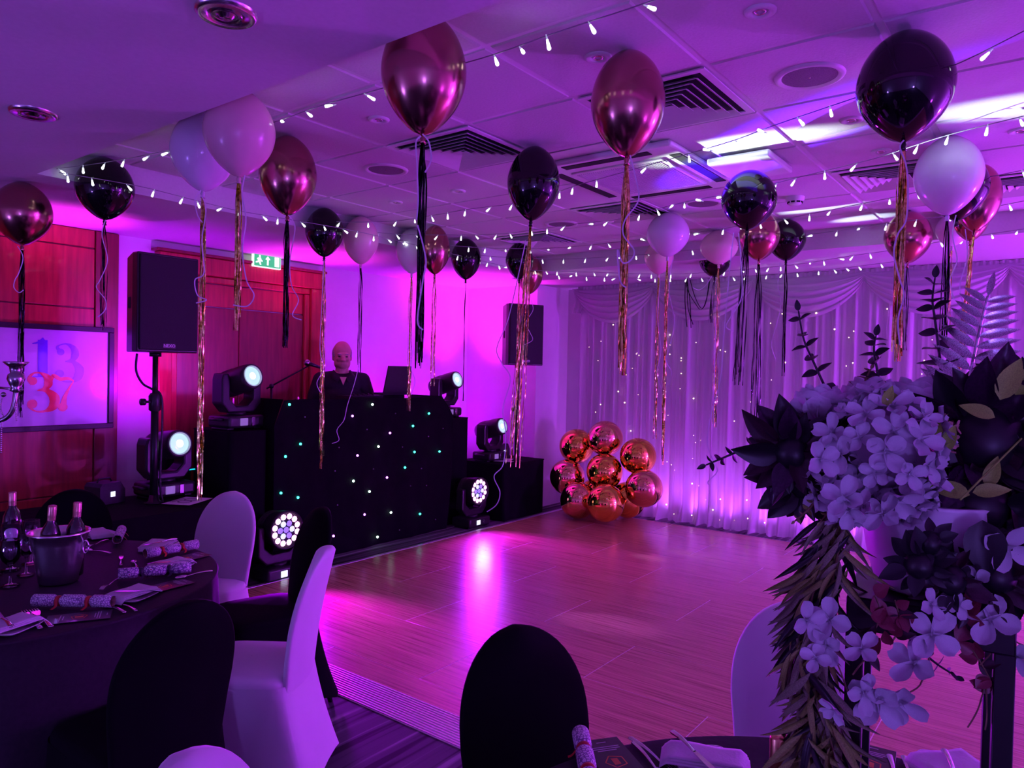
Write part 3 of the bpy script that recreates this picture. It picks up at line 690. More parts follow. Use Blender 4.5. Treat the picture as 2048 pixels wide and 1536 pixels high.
# ------------------------------------------------------------------ loudspeakers and poles
def loudspeaker(loc, rz, label, sc=1.0):
    t = thing('loudspeaker', label, 'loudspeaker', loc, rz, group='matching black loudspeakers on poles')
    w, h, d = 0.217, 0.678, 0.36
    pts = [(-w, -0.02), (-w, 0.05), (-0.11, d), (0.11, d), (w, 0.05), (w, -0.02)]
    c = MB().prism(pts, 0, h, 'z').build('cabinet', 'blackplastic', t)
    md = c.modifiers.new('bevel', 'BEVEL'); md.width = 0.008; md.segments = 2; md.limit_method = 'ANGLE'
    MB().rbox(-w + 0.012, w - 0.012, -0.034, -0.018, 0.014, h - 0.014, 0.012, 3).build('front_grille', 'grille', t)
    pl_ = MB().rbox(-0.045, 0.045, -0.0365, -0.033, 0.028, 0.062, 0.003, 1).build('badge', 'blackplastic', t)
    tm = Matrix.Translation((0, -0.0372, 0.045)) @ Matrix.Rotation(math.radians(90), 4, 'X')
    text_mb('NEXO', 0.030, tm=tm).build('badge_lettering', 'signwhite_dull', pl_)
    for sx in (-1, 1): MB().rbox(sx * 0.18 - 0.012, sx * 0.18 + 0.012, 0.09, 0.17, 0.30, 0.38, 0.006).build('side_handle', 'dark', t)
    MB().cyl((0, 0.16, -0.03), (0, 0.16, 0.0), 0.04, n=16).build('pole_socket', 'blackmetal', t)
M['signwhite_dull'] = mat('white_lettering', (0.75, 0.75, 0.78), 0.4, noise=0.01)
LS = (2.585, 5.02, 1.731)
loudspeaker(LS, 0.0, 'large black loudspeaker on the pole left of the wooden doors')
RS = (6.52, 4.80, 1.716)
rzR = math.radians(-26)
loudspeaker(RS, rzR, 'black loudspeaker on a pole in the far corner by the curtain')
def pole(x, y, z0, z1, label, clampz):
    t = thing('speaker_pole', label, 'pole', (x, y, z0))
    hh_ = z1 - z0
    MB().cyl((0, 0, 0), (0, 0, (clampz - z0)), 0.026, n=16).build('outer_tube', 'blackmetal', t)
    MB().cyl((0, 0, clampz - z0 - 0.05), (0, 0, hh_), 0.0185, n=16).build('inner_tube', 'blackmetal', t)
    MB().lathe([(0.0, 0.0), (0.065, 0.0), (0.065, 0.008), (0.04, 0.016), (0.028, 0.06), (0.0, 0.06)], 24).build('foot_plate', 'blackmetal', t)
    c = MB().lathe([(0.0265, -0.07), (0.04, -0.06), (0.042, 0.04), (0.03, 0.06), (0.019, 0.062)], 18, (0, 0, clampz - z0)).build('clamp_collar', 'blackplastic', t)
    MB().cyl((-0.04, -0.02, clampz - z0), (-0.085, -0.02, clampz - z0), 0.009, n=8).cyl((-0.08, -0.02, clampz - z0), (-0.11, -0.02, clampz - z0), 0.024, n=12).build('clamp_knob', 'blackplastic', c)
    return t
pole(LS[0], LS[1] + 0.16, 0.652, LS[2] - 0.03, 'black pole standing on the left covered table', 1.38)
px_, py_ = RS[0] - 0.16 * math.sin(rzR), RS[1] + 0.16 * math.cos(rzR)
pole(px_, py_, 0.627, RS[2] - 0.03, 'black pole standing on the right covered table', 1.22)
cb = MB().tube(crv([(LS[0] - 0.11, LS[1] + 0.2, 1.72), (LS[0] - 0.115, LS[1] + 0.2, 1.60), (LS[0] - 0.07, LS[1] + 0.2, 1.51), (LS[0] - 0.015, LS[1] + 0.18, 1.47), (LS[0] + 0.03, LS[1] + 0.13, 1.42), (LS[0] + 0.04, LS[1] + 0.13, 1.2), (LS[0] + 0.03, LS[1] + 0.13, 0.8), (LS[0] + 0.05, LS[1] + 0.13, 0.66)], 6), 0.008, 6).build('speaker_cable', 'blackplastic')
tag(cb, 'black cable looping from the left loudspeaker down its pole', 'cable')
# notices on the two tables
def sheet(px, py, z, w, h, rz, label):
    p = at(px, py, Z=z)
    t = thing('notice_sheet', label, 'paper', (p.x, p.y, z), rz)
    MB().grid(lambda u, v: ((u - 0.5) * w, (v - 0.5) * h, 0.003 + 0.006 * (u - 0.5) ** 2), 6, 4).build('sheet', 'paper', t)
    return t
t = sheet(375, 1003, 0.655, 0.30, 0.22, 0.5, 'white notice lying on the left covered table')
pr_ = MB(); pr_.lathe([(0.038, 0.0065), (0.044, 0.0066), (0.050, 0.0065)], 24, (-0.035, 0, 0)); pr_.lathe([(0.038, 0.0065), (0.044, 0.0066), (0.050, 0.0065)], 24, (0.045, 0, 0))
for k in range(2): pr_.box(-0.08, 0.08, 0.065 + 0.018 * k, 0.072 + 0.018 * k, 0.0062, 0.0066)
pr_.build('print', mat('grey_print', (0.12, 0.1, 0.12), 0.6, noise=0.1), t)
sheet(1012, 921, 0.63, 0.30, 0.22, 0.4, 'white notice lying on the right covered table')

# laptop and controller on the booth, microphone on boom
t = thing('laptop', 'open dark laptop raised on the booth beside a moving head', 'laptop', (5.10, 5.36, 1.385))
MB().rbox(-0.19, 0.19, -0.02, 0.24, 0.0, 0.022, 0.006).build('keyboard_deck', 'blackplastic', t)
MB(Matrix.Translation((0, -0.02, 0.022)) @ Matrix.Rotation(math.radians(6), 4, 'X')).prism([(-0.185, 0), (0.185, 0), (0.165, 0.27), (-0.145, 0.27)], -0.008, 0.008, 'y').build('lid', 'blackplastic', t)
MB().rbox(-0.15, 0.15, 0.02, 0.2, -0.36, 0.0, 0.01).build('stand', 'blackmetal', t)
t = thing('mixer', 'low black mixer projecting left of the laptop', 'mixer', (4.72, 5.42, 1.33))
MB().prism([(-0.22, 0.03), (0.16, 0.0), (0.16, 0.06), (-0.22, 0.055)], -0.12, 0.12, 'y').build('case', 'blackplastic', t)
MB().box(0.0, 0.12, -0.08, 0.08, -0.30, 0.012).build('riser', 'blackmetal', t)
kn = MB()
for k in range(5): kn.cyl((-0.16 + 0.06 * k, -0.06, 0.055), (-0.16 + 0.06 * k, -0.06, 0.075), 0.01, n=8)
kn.build('knob', 'blackplastic', t)
t = thing('microphone_stand', 'thin black microphone stand with a boom behind the left plinth', 'microphone stand', (3.70, 5.62, 0.0))
a = at(543, 772, Y=5.62); b = at(622, 729, Y=5.50)
o = Vector((3.70, 5.62, 0))
MB().cyl((a.x - 3.70, 0, 0.0), (a.x - 3.70, 0, a.z), 0.010, n=8).build('upright', 'blackmetal', t)
MB().lathe([(0, 0), (0.12, 0.0), (0.12, 0.01), (0.03, 0.025), (0, 0.03)], 20, (a.x - 3.7, 0, 0)).build('round_base', 'blackmetal', t)
MB().cyl(a - o - (b - a) * 0.12, b - o, 0.007, n=8).build('boom', 'blackmetal', t)
MB().ball(a - o, 0.022, 10).build('boom_clutch', 'blackplastic', t)
t = thing('microphone', 'dark microphone in the clip of the boom stand', 'microphone', b)
dv = Vector((0.10, -0.02, -0.028))
MB().tube([(-0.035, 0, 0.012), Vector((0, 0, 0)) + dv], [0.02, 0.012], 12).build('handle', 'blackplastic', t)
MB().ball((-0.045, 0, 0.016), 0.030, 12).build('grille_ball', 'silver', t)

# ------------------------------------------------------------------ curtain backdrop
XC = 7.58
def sheer_mat():
    m = bpy.data.materials.new('sheer_white_voile'); m.use_nodes = True; nt = m.node_tree; b = nt.nodes['Principled BSDF']
    b.inputs['Base Color'].default_value = (0.80, 0.79, 0.81, 1); b.inputs['Roughness'].default_value = 0.7
    b.inputs['Sheen Weight'].default_value = 0.3
    tr = nt.nodes.new('ShaderNodeBsdfTranslucent'); tr.inputs[0].default_value = (0.8, 0.8, 0.82, 1)
    mx = nt.nodes.new('ShaderNodeMixShader'); mx.inputs[0].default_value = 0.42
    tc = nt.nodes.new('ShaderNodeTexCoord'); nz = nt.nodes.new('ShaderNodeTexNoise'); nz.inputs['Scale'].default_value = 300
    bp = nt.nodes.new('ShaderNodeBump'); bp.inputs['Strength'].default_value = 0.1
    nt.links.new(tc.outputs['Object'], nz.inputs['Vector']); nt.links.new(nz.outputs[0], bp.inputs['Height']); nt.links.new(bp.outputs[0], b.inputs['Normal'])
    nt.links.new(b.outputs[0], mx.inputs[1]); nt.links.new(tr.outputs[0], mx.inputs[2]); nt.links.new(mx.outputs[0], nt.nodes['Material Output'].inputs['Surface'])
    return m
M['voile'] = sheer_mat()
ct = thing('backdrop_curtain', 'sheer white pleated backdrop curtain with swags along the top', 'curtain', (XC, 2.0, 0))
ZTOP = 2.665
def pleat(y, z):
    return 0.030 * math.sin(y * 41) + 0.022 * math.sin(y * 67 + 1.3 + 0.4 * z) + 0.016 * math.sin(y * 23.7 + 0.5 * z) + 0.010 * math.sin(y * 103)
edges = [4.74, 3.63, 2.52, 1.41, 0.30, -0.81, -1.92]
for i in range(len(edges) - 1):
    y1, y0 = edges[i], edges[i + 1]
    n = int((y1 - y0) * 110)
    def dfn(u, v, y0=y0, y1=y1):
        y = y0 + (y1 - y0) * u; z = 0.015 + (ZTOP - 0.015) * v
        a = 0.55 + 0.45 * (1 - v)
        foot = 0.05 * max(0, 0.06 - z) / 0.06 * (1 + math.sin(y * 30))
        return (pleat(y, z) * a - foot, y - 2.0, z + 0.008 * math.sin(y * 55) * (1 - v))
    MB().grid(dfn, n, 14).build('drape', 'voile', ct)
MB().cyl((0.0, -4.0, ZTOP - 0.02), (0.0, 2.8, ZTOP - 0.02), 0.014, n=10).build('rail', 'white', ct)
# gathered heading
MB().grid(lambda u, v: (-0.055 + 0.010 * math.sin(u * 900), 2.76 - 6.7 * u, ZTOP - 0.10 + 0.12 * v + 0.006 * math.sin(u * 500) * v), 520, 3).build('heading', 'voile', ct)
peaks = [4.79, 2.60, 1.575, 0.45, -0.75]
peaks = [4.79, 3.75, 2.62, 1.56, 0.42, -0.72]
for i in range(len(peaks) - 1):
    y1, y0 = peaks[i], peaks[i + 1]
    def sfn(u, v, y0=y0, y1=y1):
        s = 4 * u * (1 - u); y = y1 + (y0 - y1) * u
        top = ZTOP - 0.01 - 0.02 * s
        low = ZTOP - 0.085 - 0.34 * s ** 0.8
        z = top + (low - top) * v
        fold = 0.016 * math.sin(v * 34 + u * 1.0) * (0.35 + 0.65 * v) * (0.4 + s)
        return (-0.062 - 0.07 * math.sin(PI * min(1, v * 1.05)) * (0.3 + 0.7 * s) - fold, y - 2.0, z + 0.010 * math.sin(v * 34 + 0.8) * s)
    MB().grid(sfn, 28, 40).build('swag', 'voile', ct)
def tail(u, v): return (-0.055 - 0.03 * math.sin(u * 14), 2.84 - 0.13 * u - 0.04 * math.sin(v * PI), ZTOP - 0.30 + 0.30 * v)
MB().grid(tail, 14, 8).build('swag_tail', 'voile', ct)
# warm pin lights behind and in the curtain
M['fairy'] = mat('warm_pin_light', (1, 0.9, 0.7), 0.3, emit=(1.0, 0.60, 0.36), estr=4.5)
fl = thing('fairy_light_curtain', 'warm white pin lights scattered over the backdrop curtain', 'fairy lights', (XC - 0.055, 2.0, 0))
fm = MB().ball((0, 0, 0), 0.0065, 6).mesh('pin_bulb', 'fairy')
rnd = random.Random(11)
spots = [(1385, 797), (1253, 805), (1205, 683), (1238, 783), (1276, 706), (1315, 760), (1363, 747), (1437, 633), (1470, 842), (1392, 885), (1404, 880), (1385, 967), (1416, 998), (1385, 1030), (1350, 940), (1290, 930), (1195, 824), (1275, 708), (1245, 735),
         (1545, 760), (1590, 800), (1640, 560 + 180), (1698, 615 + 60), (1790, 690), (1525, 600), (1620, 627), (1710, 663), (1440, 700), (1500, 830), (1480, 905), (1470, 1040), (1500, 1035), (1555, 960), (1530, 1045), (1425, 1020), (1440, 1040), (1330, 1010), (1310, 860), (1340, 690), (1230, 650)]
for _ in range(75):
    spots.append((rnd.uniform(1180, 2040), rnd.uniform(600, 1050)))
for x, y in spots:
    p = at(x, y, X=XC - 0.05)
    if p.z < 0.06 or p.z > 2.4: continue
    o = inst(fm, 'pin_bulb', fl, (0.02 - 0.0 + pleat(p.y, p.z) - 0.035, p.y - 2.0, p.z)); s = rnd.choice((0.5, 0.6, 0.8, 1.0, 1.25)); o.scale = (s, s, s)
wr = MB()
for k in range(14):
    y = 2.7 - 0.42 * k; wr.tube([(-0.02, y - 0.02 * math.sin(z * 3 + k), z * 0.3) for z in range(0, 9)], 0.0012, 4)
tag(wr.build('wire', mat('clear_wire', (0.5, 0.5, 0.5), 0.3, noise=0.05), fl), kind='stuff')

# ------------------------------------------------------------------ balloons tied overhead
M['rose'] = mat('rose_gold_chrome', (0.46, 0.21, 0.185), 0.2, metal=1.0, noise=0.02, nscale=3)
M['blackballoon'] = mat('black_latex', (0.004, 0.0035, 0.005), 0.06, spec=0.6, noise=0.05)
M['whiteballoon'] = mat('white_latex', (0.82, 0.80, 0.84), 0.16, noise=0.02, sub=0.3)
M['blush'] = mat('blush_latex', (0.80, 0.56, 0.53), 0.22, noise=0.02, sub=0.3)
M['cream'] = mat('cream_latex', (0.88, 0.78, 0.62), 0.2, noise=0.02, sub=0.3)
M['ribbon'] = mat('lilac_ribbon', (0.80, 0.76, 0.84), 0.25, noise=0.02)
def foil_mat(name, c0, c1, rough):
    m = bpy.data.materials.new(name); m.use_nodes = True; nt = m.node_tree; b = nt.nodes['Principled BSDF']
    tc = nt.nodes.new('ShaderNodeTexCoord'); vo = nt.nodes.new('ShaderNodeTexVoronoi'); vo.inputs['Scale'].default_value = 95
    cr = nt.nodes.new('ShaderNodeValToRGB'); cr.color_ramp.elements[0].color = (*c0, 1); cr.color_ramp.elements[1].color = (*c1, 1)
    sp = nt.nodes.new('ShaderNodeSeparateColor')
    nt.links.new(tc.outputs['Object'], vo.inputs['Vector']); nt.links.new(vo.outputs['Color'], sp.inputs[0]); nt.links.new(sp.outputs[0], cr.inputs[0]); nt.links.new(cr.outputs[0], b.inputs['Base Color'])
    bp = nt.nodes.new('ShaderNodeBump'); bp.inputs['Strength'].default_value = 1.0; bp.inputs['Distance'].default_value = 0.004
    nt.links.new(sp.outputs[1], bp.inputs['Height']); nt.links.new(bp.outputs[0], b.inputs['Normal'])
    b.inputs['Metallic'].default_value = 1.0; b.inputs['Roughness'].default_value = rough
    return m
M['goldfoil'] = foil_mat('gold_foil', (0.55, 0.50, 0.08), (0.98, 1.0, 0.34), 0.17)
M['blackfoil'] = foil_mat('black_foil', (0.008, 0.007, 0.010), (0.05, 0.045, 0.06), 0.2)
PROF = [(0.0, 0.0), (0.16, 0.008), (0.34, 0.035), (0.54, 0.09), (0.72, 0.165), (0.87, 0.265), (0.96, 0.37), (1.0, 0.47), (0.975, 0.575), (0.90, 0.67), (0.77, 0.765), (0.59, 0.855), (0.40, 0.925), (0.23, 0.972), (0.10, 0.993), (0.055, 1.0)]
PF = [(max(0, v.x), v.z) for v in crv([(r, 0, z) for r, z in PROF], 3)]
bmesh_cache = {}
def balloon(px, py, w, h, mat_, label, tas, tas_end, ztop=ZC, ribs=None, tw=0.03, tx=None, seed=0, lean=(0, 0), d=None, ntas=26, spread=1.0, knot=None):
    """px, py: middle of the balloon in the photograph; w, h: its size there. It floats up against the ceiling."""
    rnd = random.Random(seed * 17 + 3)
    r = RM @ Vector(((px - 1024) / F, -(py - 768) / F, -1.0))
    if d is None: d = (ztop - 0.004 - H) / (r.z + 0.47 * h / F * 1.0)
    c = CAM + r * d
    W = w * d / F; Hh = h * d / F
    t = thing('balloon', label, 'balloon', (c.x, c.y, c.z))
    t.rotation_euler = (lean[0], lean[1], 0)
    top = 0.47 * Hh
    key = mat_
    body = MB().lathe([(max(rr, 0.0) * W / 2, top - zz * Hh) for rr, zz in PF], 40).build('balloon_skin', mat_, t)
    kz = top - Hh
    MB().lathe([(0.002, 0.006), (0.007, 0.0), (0.011, -0.010), (0.008, -0.020), (0.012, -0.030), (0.0, -0.028)], 12, (0, 0, kz)).build('knot', mat_, t)
    # tassel of foil strips
    if tas:
        ez = (CAM + (RM @ Vector(((px - 1024) / F, -(tas_end - 768) / F, -1.0))) * d).z - c.z
        L = (kz - 0.02) - ez
        mb = MB()
        for k in range(ntas):
            a = rnd.uniform(0, 2 * PI); rr = tw / 2 * math.sqrt(rnd.random()); le = L * (rnd.uniform(0.86, 1.0) if k > 3 else 1.0)
            ox, oy = rr * math.cos(a), rr * math.sin(a); tw_ = rnd.uniform(0, PI); n = 9 + int(L * 9)
            path = []; sides = []
            wob = rnd.uniform(0, 6)
            for q in range(n + 1):
                u = q / n; o = min(1, u * 5 + 0.15)
                sp = 1 + (spread - 1) * u
                path.append((ox * o * sp + 0.003 * math.sin(u * 11 * L + wob), oy * o * sp + 0.003 * math.cos(u * 9 * L + wob), kz - 0.022 - le * u))
                an = tw_ + u * L * rnd.uniform(7, 9) ; sides.append(Vector((math.cos(an), math.sin(an), 0)))
            mb.ribbon(path, rnd.uniform(0.004, 0.0065), sides)
        tag(mb.build('tassel', tas, t), kind='stuff')
    # curling ribbon: list of photograph points it passes through
    if ribs:
        for pts in ribs:
            P = []
            for (x, y) in pts:
                q = CAM + (RM @ Vector(((x - 1024) / F, -(y - 768) / F, -1.0))) * (d - 0.03)
                P.append(q - c)
            cp = crv(P, 8); view = (CAM - c).normalized()
            sd = []
            for i in range(len(cp)):
                tt = cp[min(i + 1, len(cp) - 1)] - cp[max(i - 1, 0)]
                s_ = tt.cross(view + Vector((0.3 * math.sin(i * 0.4), 0, 0.3))); sd.append(s_.normalized() if s_.length > 1e-6 else Vector((1, 0, 0)))
            MB().ribbon(cp, 0.0052, sd).build('ribbon', 'ribbon', t)
    return t, c, d, W
BR = 'R'; lab = {}
B = [
 # px, py, w, h, skin, label, tassel, end, kwargs
 (45, 424, 106, 126, 'rose', 'rose-gold balloon at the left edge above the framed print', 'blackfoil', 835, dict(ztop=ZS, ntas=16, ribs=[[(35, 492), (46, 515), (38, 545), (30, 560), (28, 575), (38, 585), (47, 580)]])),
 (210, 374, 108, 124, 'blackballoon', 'black balloon above the red wood panels', 'blackfoil', 660, dict(ntas=10, tw=0.035, ribs=[[(211, 440), (204, 470), (215, 520), (200, 560), (193, 575), (211, 600), (210, 620), (196, 634)]])),
 (407, 299, 125, 158, 'whiteballoon', 'white balloon left of the blush balloon by the lowered ceiling', 'goldfoil', 1003, dict(ribs=[[(402, 380), (390, 400), (395, 430), (405, 445)], [(403, 390), (412, 420), (404, 480), (408, 545), (390, 560), (395, 590), (413, 600), (392, 606)]])),
 (479, 262, 138, 172, 'blush', 'large blush balloon half hidden by the lowered ceiling', 'goldfoil', 660, dict(ribs=[[(490, 350), (484, 390), (492, 440), (485, 500), (493, 560), (508, 590), (495, 612), (466, 610)]])),
 (576, 347, 112, 158, 'rose', 'rose-gold balloon right of the blush balloon', 'blackfoil', 695, dict(ribs=[[(577, 430), (590, 455), (580, 520), (583, 570), (597, 600), (585, 630), (603, 640)]])),
 (649, 462, 75, 98, 'blackballoon', 'small black balloon with the longest gold tassel right of the doors', 'goldfoil', 938, dict(tw=0.035, ntas=14, ribs=[[(648, 520), (644, 600), (640, 700), (648, 735), (634, 765), (641, 785)]])),
 (722, 478, 70, 96, 'blush', 'small blush balloon above the disc jockey', 'blackfoil', 745, dict(tw=0.035, ntas=8, ribs=[[(717, 735), (708, 770), (695, 810), (688, 840), (674, 860), (678, 880), (664, 887)]])),
 (824, 500, 64, 90, 'whiteballoon', 'small white balloon hidden behind the long black tassel', 'goldfoil', 822, dict(tw=0.04, ntas=10, ribs=[[(826, 700), (822, 735), (830, 762), (822, 790)]])),
 (870, 497, 60, 98, 'rose', 'small rose-gold balloon right of the long black tassel', 'goldfoil', 772, dict(tw=0.04, ntas=12)),
 (932, 516, 60, 82, 'blackballoon', 'small black balloon above the far wall between two rose-gold ones', 'blackfoil', 802, dict(tw=0.012, ntas=4)),
 (848, 142, 170, 240, 'rose', 'largest rose-gold balloon, its top hidden by the lowered ceiling', 'blackfoil', 736, dict(ntas=20, tw=0.028, ribs=[[(842, 272), (832, 285), (834, 330), (836, 400), (833, 440)], [(845, 268), (858, 285), (862, 320), (850, 345)], [(835, 450), (846, 490), (852, 525), (846, 560), (835, 640), (846, 660)]])),
 (1067, 363, 105, 148, 'blackballoon', 'black balloon left of the air-conditioning unit', 'goldfoil', 935, dict(ntas=16, tw=0.03, spread=4.2, lean=(0.03, 0.04), ribs=[[(1058, 480), (1048, 540), (1030, 640), (1010, 700), (1022, 730), (1040, 760), (1028, 820), (1036, 870), (1034, 930), (1017, 955), (1030, 985), (1025, 1010), (1006, 1026)]])),
 (1039, 520, 56, 74, 'blackballoon', 'small black balloon overlapping a rose-gold one in the far corner', 'goldfoil', 800, dict(ntas=6, tw=0.03)),
 (1059, 547, 54, 78, 'rose', 'small rose-gold balloon peeping out behind a black one above the corner loudspeaker', 'blackfoil', 690, dict(ntas=4, tw=0.01, ribs=[[(1062, 600), (1066, 620), (1052, 645), (1060, 665), (1065, 680), (1048, 690)]])),
 (1256, 202, 148, 211, 'rose', 'rose-gold balloon with gold tassel in the upper middle of the photo', 'goldfoil', 750, dict(ribs=[[(1260, 310), (1270, 350), (1277, 400), (1250, 440), (1247, 470), (1268, 500), (1262, 520), (1245, 525), (1235, 500), (1240, 560), (1252, 575)]])),
 (1336, 467, 85, 88, 'whiteballoon', 'round white balloon above the left of the backdrop curtain', 'goldfoil', 930, dict(ntas=18, tw=0.035, ribs=[[(1345, 520), (1338, 580), (1349, 640), (1340, 690), (1332, 720), (1343, 745), (1336, 770)]])),
 (1318, 513, 58, 68, 'blush', 'blush balloon tucked behind the round white balloon', 'goldfoil', 878, dict(ntas=12, tw=0.03, ribs=[[(1320, 560), (1316, 640), (1322, 700), (1314, 745), (1324, 780)]])),
 (1498, 397, 108, 120, 'blackballoon', 'glossy black balloon with long white ribbon above the curtain', 'blackfoil', 772, dict(d=3.95, lean=(0.0, 0.10), ntas=14, tw=0.04, spread=1.6, ribs=[[(1470, 470), (1464, 560), (1458, 680), (1455, 760), (1440, 830), (1434, 890), (1450, 930), (1455, 945), (1438, 965), (1442, 972)], [(1480, 470), (1488, 540), (1490, 600), (1470, 640), (1462, 660), (1478, 668)]])),
 (1438, 493, 74, 68, 'cream', 'cream balloon in front of a small black one above the curtain', 'goldfoil', 855, dict(ntas=8, tw=0.04, ribs=[[(1424, 552), (1412, 570), (1398, 580), (1386, 575)]])),
 (1430, 520, 62, 66, 'blackballoon', 'small black balloon showing below the cream balloon', 'blackfoil', 645, dict(ntas=6, tw=0.05, spread=2.0)),
 (1519, 470, 80, 96, 'rose', 'rose-gold balloon below the glossy black one above the curtain', 'blackfoil', 905, dict(ntas=12, tw=0.05, spread=1.8)),
 (1573, 478, 74, 82, 'blackballoon', 'black balloon at the right of the group of three above the curtain', 'blackfoil', 752, dict(ntas=8, tw=0.03, ribs=[[(1560, 525), (1556, 570), (1562, 610), (1550, 660), (1543, 690), (1552, 720)]])),
 (1810, 168, 180, 219, 'blackballoon', 'largest glossy black balloon, near the upper right corner', 'goldfoil', 722, dict(ribs=[[(1808, 280), (1800, 295), (1812, 330), (1816, 380), (1812, 440), (1795, 470), (1788, 510), (1800, 560), (1808, 590), (1796, 640), (1800, 690)]], ntas=34)),
 (1897, 347, 125, 157, 'whiteballoon', 'white balloon with black tassel right of the largest black balloon', 'blackfoil', 690, dict(ntas=14, tw=0.035, ribs=[[(1912, 430), (1905, 470), (1914, 520), (1900, 560), (1908, 600)]])),
 (1916, 372, 110, 132, 'blackballoon', 'black balloon behind the white balloon on the right', None, 0, dict(lean=(0.0, 0.06))),
 (1956, 392, 84, 138, 'rose', 'rose-gold balloon leaning behind the white balloon on the right', 'goldfoil', 800, dict(lean=(0.05, 0.15), ntas=16, ribs=[[(1936, 465), (1944, 520), (1934, 580), (1945, 620)]])),
 (1816, 472, 88, 104, 'rose', 'rose-gold balloon behind the gold tassel of the largest black balloon', 'blackfoil', 700, dict(ntas=6, tw=0.03, ribs=[[(1815, 525), (1800, 560), (1806, 600), (1797, 650)]])),
 (1905, 458, 62, 66, 'whiteballoon', 'small white balloon low behind the black tassel on the right', 'goldfoil', 650, dict(ntas=6, tw=0.03)),
 (1942, 440, 62, 80, 'rose', 'small rose-gold balloon under the leaning one on the right', 'goldfoil', 640, dict(ntas=6, tw=0.03)),
]
BINFO = []
for k, (px, py, w, h, m_, lb, tas, te, kw) in enumerate(B):
    zt = kw.pop('ztop', ZC)
    t, c, d, W = balloon(px, py, w, h, m_, lb, tas, te, ztop=zt, seed=k, **kw)
    BINFO.append((k, round(W, 3), round(d, 2), tuple(round(q, 2) for q in c)))
# a loose black streamer looped between two balloons
p0 = at(1372, 552, X=7.42)
mb = MB()
for pts in ([(1372, 545), (1375, 575), (1392, 605), (1402, 615), (1412, 600), (1418, 560)], [(1380, 555), (1390, 590), (1404, 613), (1414, 590), (1420, 555)], [(1371, 548), (1370, 600), (1374, 650)], [(1374, 550), (1376, 610), (1386, 645)], [(1373, 548), (1380, 600), (1382, 652)]):
    cp = crv([at(x, y + 4, X=7.42) - p0 for x, y in pts], 6); mb.ribbon(cp, 0.008, RM @ Vector((1, 0, 0.3)))
o = mb.build('loose_streamer', 'blackfoil', None, p0); tag(o, 'loose black foil streamer looped over the top of the curtain', 'streamer')

# ------------------------------------------------------------------ string lights under the ceiling
M['bulb'] = mat('cool_white_bulb', (1, 1, 1), 0.3, emit=(0.82, 0.95, 0.95), estr=3.8)
M['wire'] = mat('clear_lilac_wire', (0.30, 0.26, 0.32), 0.35, noise=0.05)
M['bulbcap'] = mat('clear_bulb_cap', (0.62, 0.66, 0.70), 0.25, emit=(0.55, 0.7, 0.75), estr=0.35)
bulbm = MB().lathe([(0.0, 0.001), (0.0035, 0.0), (0.0048, -0.010), (0.0068, -0.026), (0.0055, -0.032), (0.0, -0.034)], 8); bulbm.s = [True] * len(bulbm.s)
bulbm = bulbm.mesh('bulb', 'bulb'); capm = MB().tube([(0, 0, 0.016), (0, 0, 0.0)], [0.0018, 0.0034], 6).mesh('bulb_stem', 'bulbcap')
STR = [
 ('string of cool white lights nearest the camera, rising to the top of the photo', 2.74, [(112, 338), (215, 324), (330, 302), (440, 272), (540, 247), (640, 212), (760, 178), (860, 146), (985, 110), (1110, 66), (1250, 20), (1360, -18)], 0.105),
 ('string of cool white lights along the edge of the lowered ceiling', 2.665, [(118, 345), (275, 372), (380, 398), (470, 420), (560, 436), (690, 458), (780, 478), (880, 502), (990, 528), (1075, 548)], 0.10),
 ('second string of cool white lights, crossing the black balloons', 2.73, [(612, 441), (700, 444), (790, 442), (870, 430), (940, 418), (1060, 402), (1150, 372), (1270, 338), (1376, 308), (1470, 280), (1545, 252), (1680, 206), (1800, 166), (1910, 130), (2048, 62)], 0.115),
 ('third string of cool white lights, passing under the air conditioner', 2.73, [(690, 458), (790, 468), (900, 470), (1000, 468), (1080, 458), (1160, 447), (1240, 438), (1330, 414), (1400, 398), (1490, 382), (1584, 358), (1690, 332), (1760, 314), (1870, 278), (1950, 256), (2048, 232)], 0.115),
 ('fourth string of cool white lights, crossing the round white balloon', 2.72, [(800, 480), (890, 490), (980, 496), (1080, 497), (1170, 491), (1270, 480), (1350, 470), (1430, 460), (1500, 448), (1600, 432), (1700, 412), (1800, 392), (1900, 370), (2048, 340)], 0.115),
 ('fifth string of cool white lights, crossing the cream balloon', 2.71, [(900, 505), (1000, 514), (1100, 518), (1200, 515), (1300, 508), (1400, 498), (1500, 488), (1600, 472), (1700, 458), (1800, 444), (1900, 430), (2048, 402)], 0.115),
 ('sixth string of cool white lights, just above the curtain swags', 2.67, [(1020, 538), (1100, 542), (1200, 545), (1300, 548), (1400, 546), (1500, 538), (1600, 528), (1700, 512), (1800, 498), (1900, 480), (2048, 458)], 0.105),
 ('lowest string of cool white lights, along the top of the curtain', 2.66, [(1075, 548), (1160, 552), (1250, 556), (1330, 556), (1420, 555), (1500, 552), (1570, 547), (1650, 540), (1720, 532), (1790, 523)], 0.11),
]
rnd = random.Random(5)
